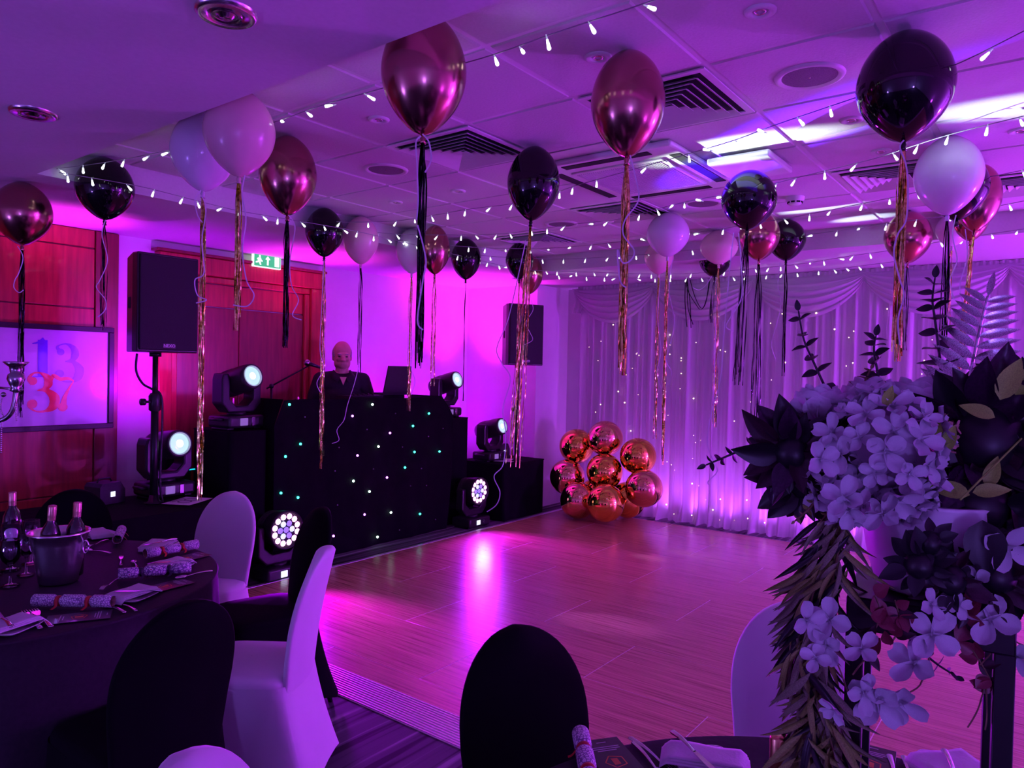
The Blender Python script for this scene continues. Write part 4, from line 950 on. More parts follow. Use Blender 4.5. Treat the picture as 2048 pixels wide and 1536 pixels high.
for si, (lb, z, pts, step) in enumerate(STR):
    P = [at(x, y, Z=z) for x, y in pts]; P = crv(P, 6)
    o0 = P[0]; t = thing('string_lights', lb, 'string lights', o0)
    MB().tube([p - o0 for p in P], 0.0022, 5).build('wire', 'wire', t)
    acc = 0.0; nxt = 0.04
    for a, b in zip(P, P[1:]):
        L = (b - a).length
        while nxt <= acc + L:
            q = a + (b - a) * ((nxt - acc) / L) - o0
            rot = (rnd.gauss(0, 0.5), rnd.gauss(0, 0.5), rnd.uniform(0, 6)) if rnd.random() > 0.12 else (rnd.uniform(1.2, 2.0), rnd.gauss(0, 0.4), rnd.uniform(0, 6))
            off = Matrix(); 
            bo = inst(bulbm, 'bulb', t, q + Vector((0, 0, -0.012)), rot); inst(capm, 'bulb_stem', bo)
            nxt += step * 1.45 * rnd.uniform(0.7, 1.35)
        acc += L

# ------------------------------------------------------------------ cluster of orb balloons
M['orb'] = mat('orange_gold_foil', (0.98, 0.60, 0.12), 0.06, metal=1.0, noise=0.03, nscale=3)
M['orbrose'] = mat('rose_copper_foil', (0.95, 0.50, 0.27), 0.07, metal=1.0, noise=0.03, nscale=3)
orbs = [(1149, 904, 34.5, 'orb'), (1212, 889, 33.5, 'orbrose'), (1212, 932, 36, 'orb'), (1274, 925, 32, 'orb'), (1276, 973, 37, 'orbrose'), (1119, 956, 34.5, 'orbrose'), (1211, 1006, 38, 'orb'), (1176, 978, 35.2, 'orb'), (1152, 994, 35, 'orbrose'), (1262, 996, 35, 'orb')]
ol = ['upper left orange-gold orb balloon of the cluster by the curtain', 'topmost rose-copper orb balloon of the cluster', 'front middle orange-gold orb balloon of the cluster', 'orange-gold orb balloon at the right shoulder of the cluster', 'rose-copper orb balloon low on the right of the cluster',
      'leftmost rose-copper orb balloon touching the covered table', 'lowest orange-gold orb balloon resting on the dance floor edge', 'shaded orb balloon in the hollow of the cluster', 'dark orb balloon low at the back left of the cluster', 'orb balloon at the back right foot of the cluster']
RO = 0.203
OP = []
for x, y, r, m_ in orbs:
    p = at(x, y, d=F * RO / r)
    if p.x > 7.27: p = at(x, y, X=7.27)
    if p.z < RO + 0.03: p = at(x, y, Z=RO + 0.028)
    OP.append(p)
for _ in range(120):                        # let the orbs push each other apart
    for i in range(len(OP)):
        for j in range(i):
            v = OP[i] - OP[j]; L = v.length
            if L < 2 * RO - 0.004:
                wi, wj = (0.8, 0.2) if i >= 7 > j else (0.5, 0.5)
                k = (2 * RO - 0.004 - L) * 0.5; OP[i] += v / L * k * wi * 2; OP[j] -= v / L * k * wj * 2
        OP[i].x = min(OP[i].x, 7.28); OP[i].z = max(OP[i].z, RO + 0.026 if OP[i].x < 7.32 else RO)
        if OP[i].y > 4.56 and OP[i].x < 7.2: OP[i].y = 4.56
for (x, y, r, m_), lb, p in zip(orbs, ol, OP):
    t = thing('orb_balloon', lb, 'balloon', p, group='metallic orb balloon cluster')
    MB().ball((0, 0, 0), RO, 48).build('foil_skin', m_, t)
    a = random.uniform(0, 6.28)
    sm_ = MB(Matrix.Rotation(random.uniform(-0.5, 0.5), 4, 'X') @ Matrix.Rotation(a, 4, 'Z'))
    sm_.tube([(RO * 1.001 * math.cos(2 * PI * k / 48), 0, RO * 1.001 * math.sin(2 * PI * k / 48)) for k in range(49)], 0.0012, 5, False)
    sm_.build('seam', m_, t)

# ------------------------------------------------------------------ the disc jockey
def skin_mesh(name, shapes, voxel, mats, parent, smooth=4):
    """ellipsoids and tapered limbs fused into one continuous surface"""
    mb = MB()
    for s_ in shapes:
        if s_[0] == 'e': mb.ball(s_[1], 1.0, 20, s_[2])
        else: mb.tube(s_[1], s_[2], 14); [mb.ball(p, r, 14) for p, r in zip(s_[1], s_[2])]
    o = mb.build(name, mats, parent)
    r = o.modifiers.new('fuse', 'REMESH'); r.mode = 'VOXEL'; r.voxel_size = voxel; r.use_smooth_shade = True
    s2 = o.modifiers.new('soft', 'SMOOTH'); s2.factor = 0.5; s2.iterations = smooth
    bpy.context.view_layer.update()
    dg = bpy.context.evaluated_depsgraph_get(); me = bpy.data.meshes.new_from_object(o.evaluated_get(dg))
    o.modifiers.clear(); o.data = me
    for p in me.polygons: p.use_smooth = True
    return o
M['skin'] = mat('warm_skin', (0.62, 0.36, 0.27), 0.5, noise=0.06, nscale=30, sub=0.15)
M['hair'] = mat('short_grey_hair', (0.45, 0.40, 0.40), 0.7, noise=0.3, nscale=120, bump=0.3)
M['shirt'] = mat('black_shirt', (0.012, 0.010, 0.016), 0.75, noise=0.2, nscale=50, bump=0.1)
M['trouser'] = mat('black_trousers', (0.012, 0.012, 0.015), 0.8, noise=0.15, nscale=60)
M['eye'] = mat('eye', (0.05, 0.04, 0.04), 0.2, noise=0.05)
pp = at(684, 740, Y=5.72)
dj = thing('person', 'man in a black open-collar shirt looking down behind the star-lit booth', 'person', (pp.x, 5.72, 0.0), 0.0)
sc_ = 1.09; dj.scale = (sc_,) * 3; dj.rotation_euler = (0, 0, -0.60)
# facing -y; arms forward to the decks
hz = 1.60
L_ = lambda *p: list(p)
def mir(p): return (-p[0], p[1], p[2])
arm = [(0.185, 0.01, 1.40), (0.235, 0.0, 1.26), (0.255, -0.01, 1.13), (0.22, -0.14, 1.07), (0.17, -0.26, 1.03)]
armr = [0.058, 0.050, 0.043, 0.037, 0.028]
hand = []
for s in (1, -1):
    m1 = (lambda p, s=s: (p[0] * s, p[1], p[2]))
    hand.append(('e', m1((0.155, -0.31, 1.020)), (0.038, 0.048, 0.016)))
    for k, ln in enumerate((0.062, 0.072, 0.068, 0.052)):
        bx_ = 0.155 - 0.027 + 0.018 * k
        hand.append(('t', [m1((bx_, -0.345, 1.022)), m1((bx_ - 0.002, -0.345 - ln * 0.55, 1.020)), m1((bx_ - 0.003, -0.345 - ln, 1.003))], [0.0095, 0.009, 0.0075]))
    hand.append(('t', [m1((0.128, -0.290, 1.018)), m1((0.105, -0.315, 1.014)), m1((0.092, -0.345, 1.008))], [0.012, 0.010, 0.008]))
head = [('e', (0, 0.012, 1.685), (0.078, 0.094, 0.100)), ('e', (0, -0.018, 1.630), (0.066, 0.078, 0.085)), ('e', (0, -0.045, 1.575), (0.050, 0.050, 0.042)),
        ('e', (0, -0.060, 1.553), (0.028, 0.026, 0.020)), ('e', (0.050, -0.015, 1.585), (0.022, 0.045, 0.045)), ('e', (-0.050, -0.015, 1.585), (0.022, 0.045, 0.045)),
        ('e', (0, -0.102, 1.622), (0.015, 0.022, 0.026)), ('e', (0, -0.116, 1.608), (0.019, 0.017, 0.013)), ('e', (0.012, -0.102, 1.606), (0.010, 0.012, 0.009)), ('e', (-0.012, -0.102, 1.606), (0.010, 0.012, 0.009)),
        ('e', (0, -0.083, 1.664), (0.052, 0.014, 0.010)), ('e', (0.037, -0.072, 1.618), (0.022, 0.022, 0.017)), ('e', (-0.037, -0.072, 1.618), (0.022, 0.022, 0.017)),
        ('e', (0, -0.090, 1.582), (0.022, 0.012, 0.006)), ('e', (0, -0.087, 1.571), (0.019, 0.012, 0.007)),
        ('e', (0.080, 0.010, 1.635), (0.009, 0.022, 0.034)), ('e', (-0.080, 0.010, 1.635), (0.009, 0.022, 0.034))]
torso = [('t', [(0, 0.02, 0.95), (0, 0.01, 1.10)], [0.15, 0.15]), ('e', (0, 0.0, 1.20), (0.175, 0.125, 0.20)), ('e', (0, 0.005, 1.36), (0.17, 0.105, 0.11)),
         ('t', [(-0.165, 0.01, 1.405), (0, 0.015, 1.435), (0.165, 0.01, 1.405)], [0.055, 0.065, 0.055]), ('t', [(0, 0.015, 1.44), (0, -0.005, 1.56)], [0.062, 0.056])]
legs = []
for s in (1, -1):
    legs.append(('t', [(0.09 * s, 0.02, 0.92), (0.10 * s, 0.0, 0.50), (0.105 * s, 0.03, 0.09)], [0.088, 0.056, 0.042]))
    legs.append(('t', [(0.105 * s, 0.04, 0.05), (0.115 * s, -0.13, 0.035)], [0.042, 0.034]))
head = [(k_, (c_[0], c_[1], c_[2] - 0.030), (r_[0] * 1.05, r_[1] * 1.03, r_[2])) for k_, c_, r_ in head]
skin_shapes = head + torso + hand + legs + [('t', arm, armr), ('t', [mir(p) for p in arm], armr)]
skin_mesh('body', skin_shapes, 0.0065, 'skin', dj, 3)
gr = lambda rs, e: [r + e for r in rs]
shirt = [('t', [(0, 0.02, 0.90), (0, 0.01, 1.10)], [0.168, 0.163]), ('e', (0, 0.0, 1.20), (0.190, 0.140, 0.205)), ('e', (0, 0.005, 1.36), (0.183, 0.118, 0.112)),
         ('t', [(-0.165, 0.01, 1.405), (0, 0.022, 1.428), (0.165, 0.01, 1.405)], [0.069, 0.068, 0.069]), ('t', arm[:4], gr(armr[:4], 0.015)), ('t', [mir(p) for p in arm[:4]], gr(armr[:4], 0.015))]
sh = skin_mesh('shirt', shirt, 0.011, 'shirt', dj, 4)
col_ = MB()
for s in (1, -1):
    pts = [(0.062 * s, 0.060, 1.485), (0.078 * s, 0.0, 1.488), (0.060 * s, -0.060, 1.470), (0.018 * s, -0.108, 1.425)]
    low = [(0.085 * s, 0.080, 1.448), (0.108 * s, 0.0, 1.452), (0.105 * s, -0.088, 1.425), (0.050 * s, -0.135, 1.378)]
    cp, cl = crv(pts, 5), crv(low, 5)
    n = len(cp); vs = [tuple(p) for p in cp] + [tuple(p) for p in cl] + [(p[0], p[1] - 0.004, p[2] + 0.002) for p in cl] + [(p[0], p[1] - 0.004, p[2] + 0.003) for p in cp]
    fs = []
    for r_ in range(4):
        for i in range(n - 1): fs.append((r_ * n + i, r_ * n + i + 1, ((r_ + 1) % 4) * n + i + 1, ((r_ + 1) % 4) * n + i))
    col_.add(vs, fs, True)
col_.build('collar', 'shirt', sh)
# the open neck of the shirt
MB().add([(-0.030, -0.127, 1.43), (0.030, -0.127, 1.43), (0.0, -0.142, 1.355)], [(0, 1, 2)]).build('open_neck', 'skin', sh)
skin_mesh('trousers', [('t', [(0.09 * s, 0.02, 0.95), (0.10 * s, 0.0, 0.50), (0.105 * s, 0.03, 0.07)], [0.105, 0.075, 0.065]) for s in (1, -1)] + [('e', (0, 0.02, 0.95), (0.17, 0.13, 0.1))], 0.014, 'trouser', dj, 3)
skin_mesh('hair', [('e', (0, 0.040, 1.652), (0.086, 0.082, 0.092)), ('e', (0.068, 0.018, 1.640), (0.022, 0.052, 0.055)), ('e', (-0.068, 0.018, 1.640), (0.022, 0.052, 0.055)), ('e', (0, 0.036, 1.690), (0.068, 0.076, 0.052))], 0.007, 'hair', dj, 3)
for s in (1, -1):
    MB().ball((0.032 * s, -0.090, 1.611), 0.011, 10, (1.2, 0.7, 0.55)).build('eye', 'eye', dj)
    MB().ball((0.034 * s, -0.098, 1.633), 0.02, 8, (1.0, 0.35, 0.22)).build('eyebrow', 'hair', dj)
    MB().rbox(0.07 * s - 0.03, 0.07 * s + 0.06 * s + 0.03 if False else 0.13 * s + 0.03 if s > 0 else -0.07 + 0.03, -0.17, 0.09, 0.0, 0.08, 0.03).build('shoe', 'blackplastic', dj) if False else MB().ball((0.108 * s, -0.05, 0.04), 1.0, 14, (0.052, 0.135, 0.045)).build('shoe', 'blackplastic', dj)

# ------------------------------------------------------------------ round tables
ZTB = 0.755
M['gold'] = mat('gold_cap', (0.75, 0.52, 0.22), 0.3, metal=1.0, noise=0.05)
def round_table(cx_, cy_, r, label, clabel, seed):
    t = thing('round_table', label, 'table', (cx_, cy_, 0))
    MB().lathe([(0, 0.745), (r - 0.012, 0.745), (r - 0.012, 0.72), (0, 0.72)], 48).build('tabletop', 'mahogdark', t)
    for k in range(4):
        a = PI / 4 + PI / 2 * k
        MB().cyl((0.45 * math.cos(a), 0.45 * math.sin(a), 0.0), (0.42 * math.cos(a), 0.42 * math.sin(a), 0.72), 0.015, n=8).build('leg', 'blackmetal', t)
    c = thing('tablecloth', clabel, 'tablecloth', (cx_, cy_, 0))
    rn = random.Random(seed); ph = [rn.uniform(0, 6.28) for _ in range(4)]
    mb = MB()
    def fn(u, v):
        a = 2 * PI * u
        if v < 0.4: rr = r * v / 0.4 * 0.985; z = 0.752
        elif v < 0.5: q = (v - 0.4) / 0.1; rr = r * (0.985 + 0.015 * math.sin(q * PI / 2)); z = 0.752 - 0.012 * (1 - math.cos(q * PI / 2))
        else:
            q = (v - 0.5) / 0.5
            f = 0.055 * q ** 0.8 * (math.sin(a * 13 + ph[0]) + 0.6 * math.sin(a * 21 + ph[1]) + 0.4 * math.sin(a * 7 + ph[2]))
            rr = r - 0.005 + 0.012 * q + f * 0.30; z = 0.74 - 0.725 * q
        if v < 0.4: z += 0.0012 * math.sin(8 * rr * math.cos(a) + 2) * math.sin(9 * rr * math.sin(a))
        return (rr * math.cos(a), rr * math.sin(a), z)
    mb.grid(fn, 160, 31, True, True).build('cloth', 'tablecloth', c)
    return t
TL = (1.14, 3.36); TR = (1.173, 0.17)
round_table(*TL, 0.745, 'round banquet table hidden under the cloth on the left', 'black floor-length tablecloth on the left round table', 1)
round_table(*TR, 0.77, 'round banquet table hidden under the cloth in the foreground', 'black tablecloth on the foreground table at the bottom right', 2)

# ------------------------------------------------------------------ banquet chairs in stretch covers
def hw_(z):
    if z <= 0.68: return 0.178 + 0.022 * min(1, max(0, (z - 0.42) / 0.22))
    q = min(1.0, (z - 0.68) / 0.25); return 0.200 * math.sqrt(max(0.0, 1 - q ** 2.15))
def back_y(z): 
    q = (z - 0.42) / 0.51; return -0.185 - 0.105 * q + 0.02 * math.sin(q * PI)
def sect(n, a, b, e=3.2):
    o = []
    for k in range(n):
        th = 2 * PI * k / n; c, s = math.cos(th), math.sin(th)
        o.append((a * math.copysign(abs(c) ** (2 / e), c), b * math.copysign(abs(s) ** (2 / e), s)))
    return o
def chair_mesh():
    n = 36
    bk = MB(); zs = [0.40 + 0.28 * i / 8 for i in range(9)] + [0.68 + 0.25 * math.sin(PI / 2 * i / 12) for i in range(1, 13)]
    vs = []
    for z in zs:
        a = max(hw_(z), 0.004); th = 0.030 * min(1, 0.35 + a / 0.12)
        for x, y in sect(n, a, th): vs.append((x, back_y(z) + y * (1.0 + 0.25 * math.cos(min(1, abs(x) / max(a, 1e-3)) * PI)), z))
    fs = [(i * n + k, i * n + (k + 1) % n, (i + 1) * n + (k + 1) % n, (i + 1) * n + k) for i in range(len(zs) - 1) for k in range(n)]
    fs.append(tuple(range((len(zs) - 1) * n, len(zs) * n)))
    bk.add(vs, fs, True)
    st = MB(); vs = []; lv = [(0.0, 0.478), (0.5, 0.476), (0.85, 0.470), (0.97, 0.460), (1.0, 0.445), (1.0, 0.42)]
    for s, z in lv:
        for x, y in sect(n, 0.212 * max(s, 0.01), 0.212 * max(s, 0.01), 5): vs.append((x, y + 0.01, z))
    st.add(vs, [(i * n + k, i * n + (k + 1) % n, (i + 1) * n + (k + 1) % n, (i + 1) * n + k) for i in range(len(lv) - 1) for k in range(n)], True)
    sk = MB(); m = 72; vs = []; rows = 12
    for i in range(rows + 1):
        q = i / rows
        for k in range(m):
            th = 2 * PI * k / m; c, s = math.cos(th), math.sin(th); e = 6.0
            ux, uy = math.copysign(abs(c) ** (2 / e), c), math.copysign(abs(s) ** (2 / e), s)
            corner = min(abs(ux), abs(uy)) ** 3.0
            hem = 0.008 + 0.055 * (1 - corner)
            z = 0.435 - (0.435 - hem) * q
            fl = (0.435 - z) / 0.43
            pinch = 1 - 0.05 * (1 - corner) * math.sin(PI * q)
            xx = ux * (0.212 + 0.028 * fl) * (pinch if abs(uy) < abs(ux) else 1)
            yb = 0.01 + uy * (0.212 + (0.042 * fl if uy > 0 else 0.125 * fl ** 1.15)) * (pinch if abs(uy) >= abs(ux) else 1)
            vs.append((xx, yb, z))
    sk.add(vs, [(i * m + k, i * m + (k + 1) % m, (i + 1) * m + (k + 1) % m, (i + 1) * m + k) for i in range(rows) for k in range(m)], True)
    legs = []
    for sx in (-1, 1):
        legs.append(MB().tube([(sx * 0.17, 0.17, 0.42), (sx * 0.190, 0.205, 0.0)], 0.011, 8)); legs.append(MB().tube([(sx * 0.17, -0.14, 0.42), (sx * 0.190, -0.262, 0.0)], 0.012, 8))
    return bk, st, sk, legs
_bk, _st, _sk, _lg = chair_mesh()
CM = {}
for key, m_ in (('w', 'whitecloth'), ('b', 'chairblack')):
    if m_ == 'chairblack': M['chairblack'] = mat('black_stretch_cloth', (0.0035, 0.003, 0.0045), 0.85, spec=0.1, noise=0.1, nscale=8, bump=0.03)
    CM[key] = (_bk.mesh('backrest', m_), _st.mesh('seat', m_), _sk.mesh('skirt', m_))
LGM = [l.mesh('leg', 'blackmetal') for l in _lg]
def chair(cx_, cy_, ang, dist, key, label, turn=0.0):
    """a chair round a table: ang is its bearing from the table's middle; it looks at the table"""
    a = math.radians(ang); x, y = cx_ + dist * math.cos(a), cy_ + dist * math.sin(a)
    t = thing('banquet_chair', label, 'chair', (x, y, 0), a + PI / 2 + math.radians(turn), group='banquet chairs in stretch covers')
    for n_, m_ in zip(('backrest', 'seat', 'skirt'), CM[key]): inst(m_, n_, t)
    for l in LGM: inst(l, 'leg', t)
    return t
D0 = 0.98
chair(*TL, 19, D0, 'w', 'white-covered chair on the far side of the left table, back to the dance floor')
chair(*TL, -15, D0 + 0.02, 'b', 'black-covered chair between the two white chairs at the left table')
chair(*TL, -54, D0 - 0.02, 'w', 'white-covered chair seen in profile between the left table and the dance floor')
chair(*TL, -89, D0 - 0.02, 'b', 'black-covered chair seen from behind at the near side of the left table')
chair(*TL, 60, D0, 'b', 'black-covered chair behind the wine bottles at the left table')
chair(*TR, 66, D0 - 0.12, 'b', 'black-covered chair in the centre foreground, rounded back to the dance floor')
chair(*TR, 22, D0 + 0.06, 'w', 'white-covered chair behind the trailing greenery on the right')
chair(*TR, 113.5, D0 - 0.06, 'w', 'white-covered chair of which only the top shows at the bottom edge')

# ------------------------------------------------------------------ things on the tables
def between(A, Bp, z=ZTB + 0.002):
    a, b = at(*A, Z=z), at(*Bp, Z=z); d = b - a
    return (a + b) / 2, math.atan2(d.y, d.x), d.length
def print_mat(name, base, ink, scale, ink2=None):
    m = bpy.data.materials.new(name); m.use_nodes = True; nt = m.node_tree; b = nt.nodes['Principled BSDF']
    tc = nt.nodes.new('ShaderNodeTexCoord'); vo = nt.nodes.new('ShaderNodeTexVoronoi'); vo.feature = 'DISTANCE_TO_EDGE'; vo.inputs['Scale'].default_value = scale
    nz = nt.nodes.new('ShaderNodeTexNoise'); nz.inputs['Scale'].default_value = scale * 0.9
    ad = nt.nodes.new('ShaderNodeMath'); ad.operation = 'MULTIPLY'
    nt.links.new(tc.outputs['Object'], vo.inputs['Vector']); nt.links.new(tc.outputs['Object'], nz.inputs['Vector']); nt.links.new(vo.outputs['Distance'], ad.inputs[0]); nt.links.new(nz.outputs[0], ad.inputs[1])
    cr = nt.nodes.new('ShaderNodeValToRGB'); cr.color_ramp.interpolation = 'CONSTANT'; e = cr.color_ramp.elements; e[0].color = (*ink, 1); e[1].position = 0.05; e[1].color = (*base, 1)
    if ink2: q = e.new(0.22); q.color = (*ink2, 1)
    nt.links.new(ad.outputs[0], cr.inputs[0]); nt.links.new(cr.outputs[0], b.inputs['Base Color']); b.inputs['Roughness'].default_value = 0.45
    return m
M['crackerA'] = print_mat('sprig_print_paper', (0.80, 0.80, 0.82), (0.22, 0.15, 0.30), 120)
M['crackerB'] = print_mat('bauble_print_paper', (0.80, 0.80, 0.82), (0.18, 0.12, 0.28), 85, (0.45, 0.04, 0.06))
M['redribbon'] = mat('red_ribbon', (0.50, 0.03, 0.03), 0.4, noise=0.1)
M['card'] = mat('cardboard', (0.35, 0.2, 0.15), 0.8, noise=0.1)
M['darkribbon'] = mat('dark_ribbon', (0.03, 0.02, 0.05), 0.4, noise=0.1)
def cracker(A, Bp, label, paper='crackerA', rib='redribbon', L=None, z=ZTB + 0.004, r=0.0225):
    c, a, l = between(A, Bp); l = L or l
    t = thing('christmas_cracker', label, 'cracker', (c.x, c.y, z + r), a, group='paper crackers on the tables')
    tm = Matrix.Rotation(PI / 2, 4, 'Y'); h = l / 2
    def seg(x0, x1, o0, o1):
        MB(tm).lathe([(r * 0.90 if o0 else r * 0.5, x0), (r, x0 + 0.012 * (not o0)), (r, x1 - 0.012 * (not o1)), (r * 0.90 if o1 else r * 0.5, x1)], 20).build('paper_tube', paper, t)
    seg(-h, -h * 0.42, True, False); seg(-h * 0.34, h * 0.34, False, False); seg(h * 0.42, h, False, True)
    for s in (-1, 1):
        MB(tm).lathe([(r * 0.5, s * h * 0.38 - h * 0.05), (r * 0.82, s * h * 0.38 - 0.006), (r * 0.86, s * h * 0.38), (r * 0.82, s * h * 0.38 + 0.006), (r * 0.5, s * h * 0.38 + h * 0.05)], 16).build('ribbon_tie', rib, t)
        MB().ribbon(crv([(s * h * 0.38, -r * 0.8, 0), (s * h * 0.38 + 0.006, -r * 1.3, -r * 0.5), (s * h * 0.38 - 0.004, -r * 1.7, -r * 0.95)], 5), 0.010, (1, 0, 0)).build('ribbon_end', rib, t)
        MB(tm).lathe([(r * 0.88, s * h * 0.998), (r * 0.80, s * h * 0.90), (r * 0.80, s * h * 0.7)], 16).build('tube_lining', 'card', t)
cracker((68, 1214), (226, 1216), 'sprig-printed cracker with red ribbons nearest the camera on the left table')
cracker((236, 1160), (382, 1145), 'bauble-printed cracker with dark ribbons on the left table', 'crackerB', 'darkribbon')
cracker((290, 1118), (394, 1098), 'sprig-printed cracker with red ribbons beside the black chair back at the left table', 'crackerA', 'redribbon')
cracker((231, 1096), (246, 1062), 'sprig-printed cracker pointing away behind the small fork on the left table', 'crackerA', 'redribbon', L=0.24)
cracker((1165, 1508), (1178, 1575), 'sprig-printed cracker with red ribbon at the bottom edge beside the black chair', 'crackerA', 'redribbon', L=0.24, r=0.021)
cracker((1652, 1528), (1640, 1600), 'sprig-printed cracker behind the trailing greenery on the foreground table', 'crackerA', 'redribbon', L=0.22, r=0.019)

M['cutlery'] = mat('cutlery_steel', (0.80, 0.78, 0.80), 0.14, metal=1.0, noise=0.03, nscale=20)
def handle_pts(mb, x0, x1, w0, w1, th=0.0028):
    n = 10
    def fn(u, v):
        x = x0 + (x1 - x0) * u; w = w0 + (w1 - w0) * u ** 1.5; a = 2 * PI * v
        return (x, math.cos(a) * w / 2, math.sin(a) * th * (0.8 + 0.6 * u) / 1 + 0.003 + 0.004 * math.sin(u * PI))
    mb.grid(fn, n, 9)
    mb.ball((x1, 0, 0.003), 1.0, 10, (w1 * 0.45, w1 / 2, th))
def fork_mesh():
    mb = MB(); handle_pts(mb, 0.0, 0.115, 0.006, 0.015)
    mb.grid(lambda u, v: (-0.03 + 0.03 * u, (v - 0.5) * (0.022 - 0.015 * u ** 2), 0.005 + 0.006 * (1 - u) ), 6, 5)
    mb.grid(lambda u, v: (-0.03 + 0.03 * u, (v - 0.5) * (0.022 - 0.015 * u ** 2), 0.003 + 0.006 * (1 - u) ), 6, 5)
    for k in range(4):
        y = -0.0092 + 0.0061 * k; mb.tube([(-0.029, y, 0.010), (-0.055, y, 0.010), (-0.075, y, 0.004)], [0.0018, 0.0016, 0.001], 6)
    return mb
def knife_mesh():
    mb = MB(); handle_pts(mb, 0.0, 0.095, 0.009, 0.016, 0.0038)
    mb.prism([(0.0, -0.005), (0.0, 0.005), (-0.06, 0.008), (-0.10, 0.006), (-0.115, -0.003), (-0.10, -0.0065)], 0.0025, 0.0045, 'z')
    return mb
def spoon_mesh():
    mb = MB(); handle_pts(mb, 0.0, 0.11, 0.006, 0.015)
    mb.ball((-0.024, 0, 0.006), 1.0, 14, (0.027, 0.017, 0.005)); return mb
CUT = {'fork': fork_mesh().mesh('fork', 'cutlery'), 'knife': knife_mesh().mesh('knife', 'cutlery'), 'spoon': spoon_mesh().mesh('spoon', 'cutlery')}
def cutlery(kind, A, Bp, label, dz=0.0, sc=None, z=ZTB):
    """A: the working end in the photograph, Bp: the end of the handle"""
    c, a, l = between(A, Bp, z + dz)
    o = inst(CUT[kind], kind, None, (c.x - 0.018 * math.cos(a), c.y - 0.018 * math.sin(a), z + 0.001 + dz), (0, 0, a)); s = sc or max(0.8, min(1.25, l / 0.195)); o.scale = (s, s, 1)
    return tag(o, label, kind, 'cutlery on the tables')
def plate_napkin(px, py, ang, label, nlabel, w=0.155, h=0.155, nw=0.19, nh=0.10, nang=None, fold=True):
    p = at(px, py, Z=ZTB + 0.01)
    t = thing('side_plate', label, 'plate', (p.x, p.y, ZTB - 0.001), ang)
    n = 40; vs = []; lv = [(0.0, 0.004), (0.70, 0.004), (0.78, 0.006), (0.97, 0.014), (1.0, 0.015), (0.99, 0.012), (0.72, 0.0), (0.0, 0.0)]
    for s, z in lv:
        for x, y in sect(n, w / 2 * max(s, 0.01), h / 2 * max(s, 0.01), 5): vs.append((x, y, z))
    MB().add(vs, [(i * n + k, i * n + (k + 1) % n, (i + 1) * n + (k + 1) % n, (i + 1) * n + k) for i in range(len(lv) - 1) for k in range(n)], True).build('plate_body', 'china', t)
    a2 = ang if nang is None else nang
    k_ = thing('napkin', nlabel, 'napkin', (p.x, p.y, ZTB + 0.0145), a2)
    for lay in range(3):
        o = lay * 0.0042
        def fn(u, v, o=o, top=0):
            x = (u - 0.5) * (nw - 0.006 * lay); y = (v - 0.5) * (nh - 0.004 * lay) + 0.003 * lay
            return (x, y, o + 0.002 + 0.0016 * math.sin(9 * u + lay) * math.sin(5 * v) - 0.012 * max(0, abs(u - 0.5) - 0.42) / 0.08)
        mb = MB(); mb.grid(fn, 14, 8); mb.grid(lambda u, v, fn=fn: (fn(u, v)[0], fn(u, v)[1], fn(u, v)[2] + 0.0036), 14, 8)
        # sew the rim
        b0 = 0; N = 14 * 8
        rim = [i for i in range(14)] + [13 + 14 * j for j in range(1, 8)] + [14 * 7 + i for i in range(12, -1, -1)] + [14 * j for j in range(6, 0, -1)]
        for q in range(len(rim)):
            i0, i1 = rim[q], rim[(q + 1) % len(rim)]; mb.f.append((i0, i1, N + i1, N + i0)); mb.s.append(True); mb.mi.append(0)
        mb.build('folded_layer', 'napkin', k_)
    return p
M['menu'] = mat('black_menu_card', (0.035, 0.025, 0.032), 0.35, noise=0.08, coat=0.3)
M['menuorange'] = mat('orange_print', (0.70, 0.22, 0.06), 0.5, noise=0.1)
M['menugrey'] = mat('pale_print', (0.55, 0.52, 0.55), 0.5, noise=0.05)
def menu_card(A, Bp, label, w=0.10, L=0.20):
    c, a, l = between(A, Bp)
    t = thing('menu_card', label, 'menu', (c.x, c.y, ZTB + 0.0012), a)
    MB().rbox(-L / 2, L / 2, -w / 2, w / 2, 0, 0.0016, 0.0005, 1).build('card', 'menu', t)
    e = MB(); zz = 0.0020
    pts = [(0.026 * math.cos(PI / 2 + 2 * PI * k / 5), 0.026 * math.sin(PI / 2 + 2 * PI * k / 5)) for k in range(5)]
    for k in range(5):
        a_, b_ = pts[k], pts[(k + 1) % 5]; e.ribbon([(a_[0], a_[1], zz), (b_[0], b_[1], zz)], 0.003, Vector((a_[1] - b_[1], b_[0] - a_[0], 0)).normalized())
    e.prism([(-0.012, -0.008), (0.012, -0.008), (0.014, 0.008), (-0.014, 0.008)], zz - 0.0004, zz, 'z')
    e.build('emblem', 'menuorange', t)
    for x, hw2 in ((0.048, 0.024), (0.056, 0.036), (0.064, 0.036), (0.085, 0.012), (-0.05, 0.02), (-0.06, 0.034)):
        MB().box(x, x + 0.003, -hw2, hw2, zz - 0.0004, zz).build('print_line', 'menugrey', t)
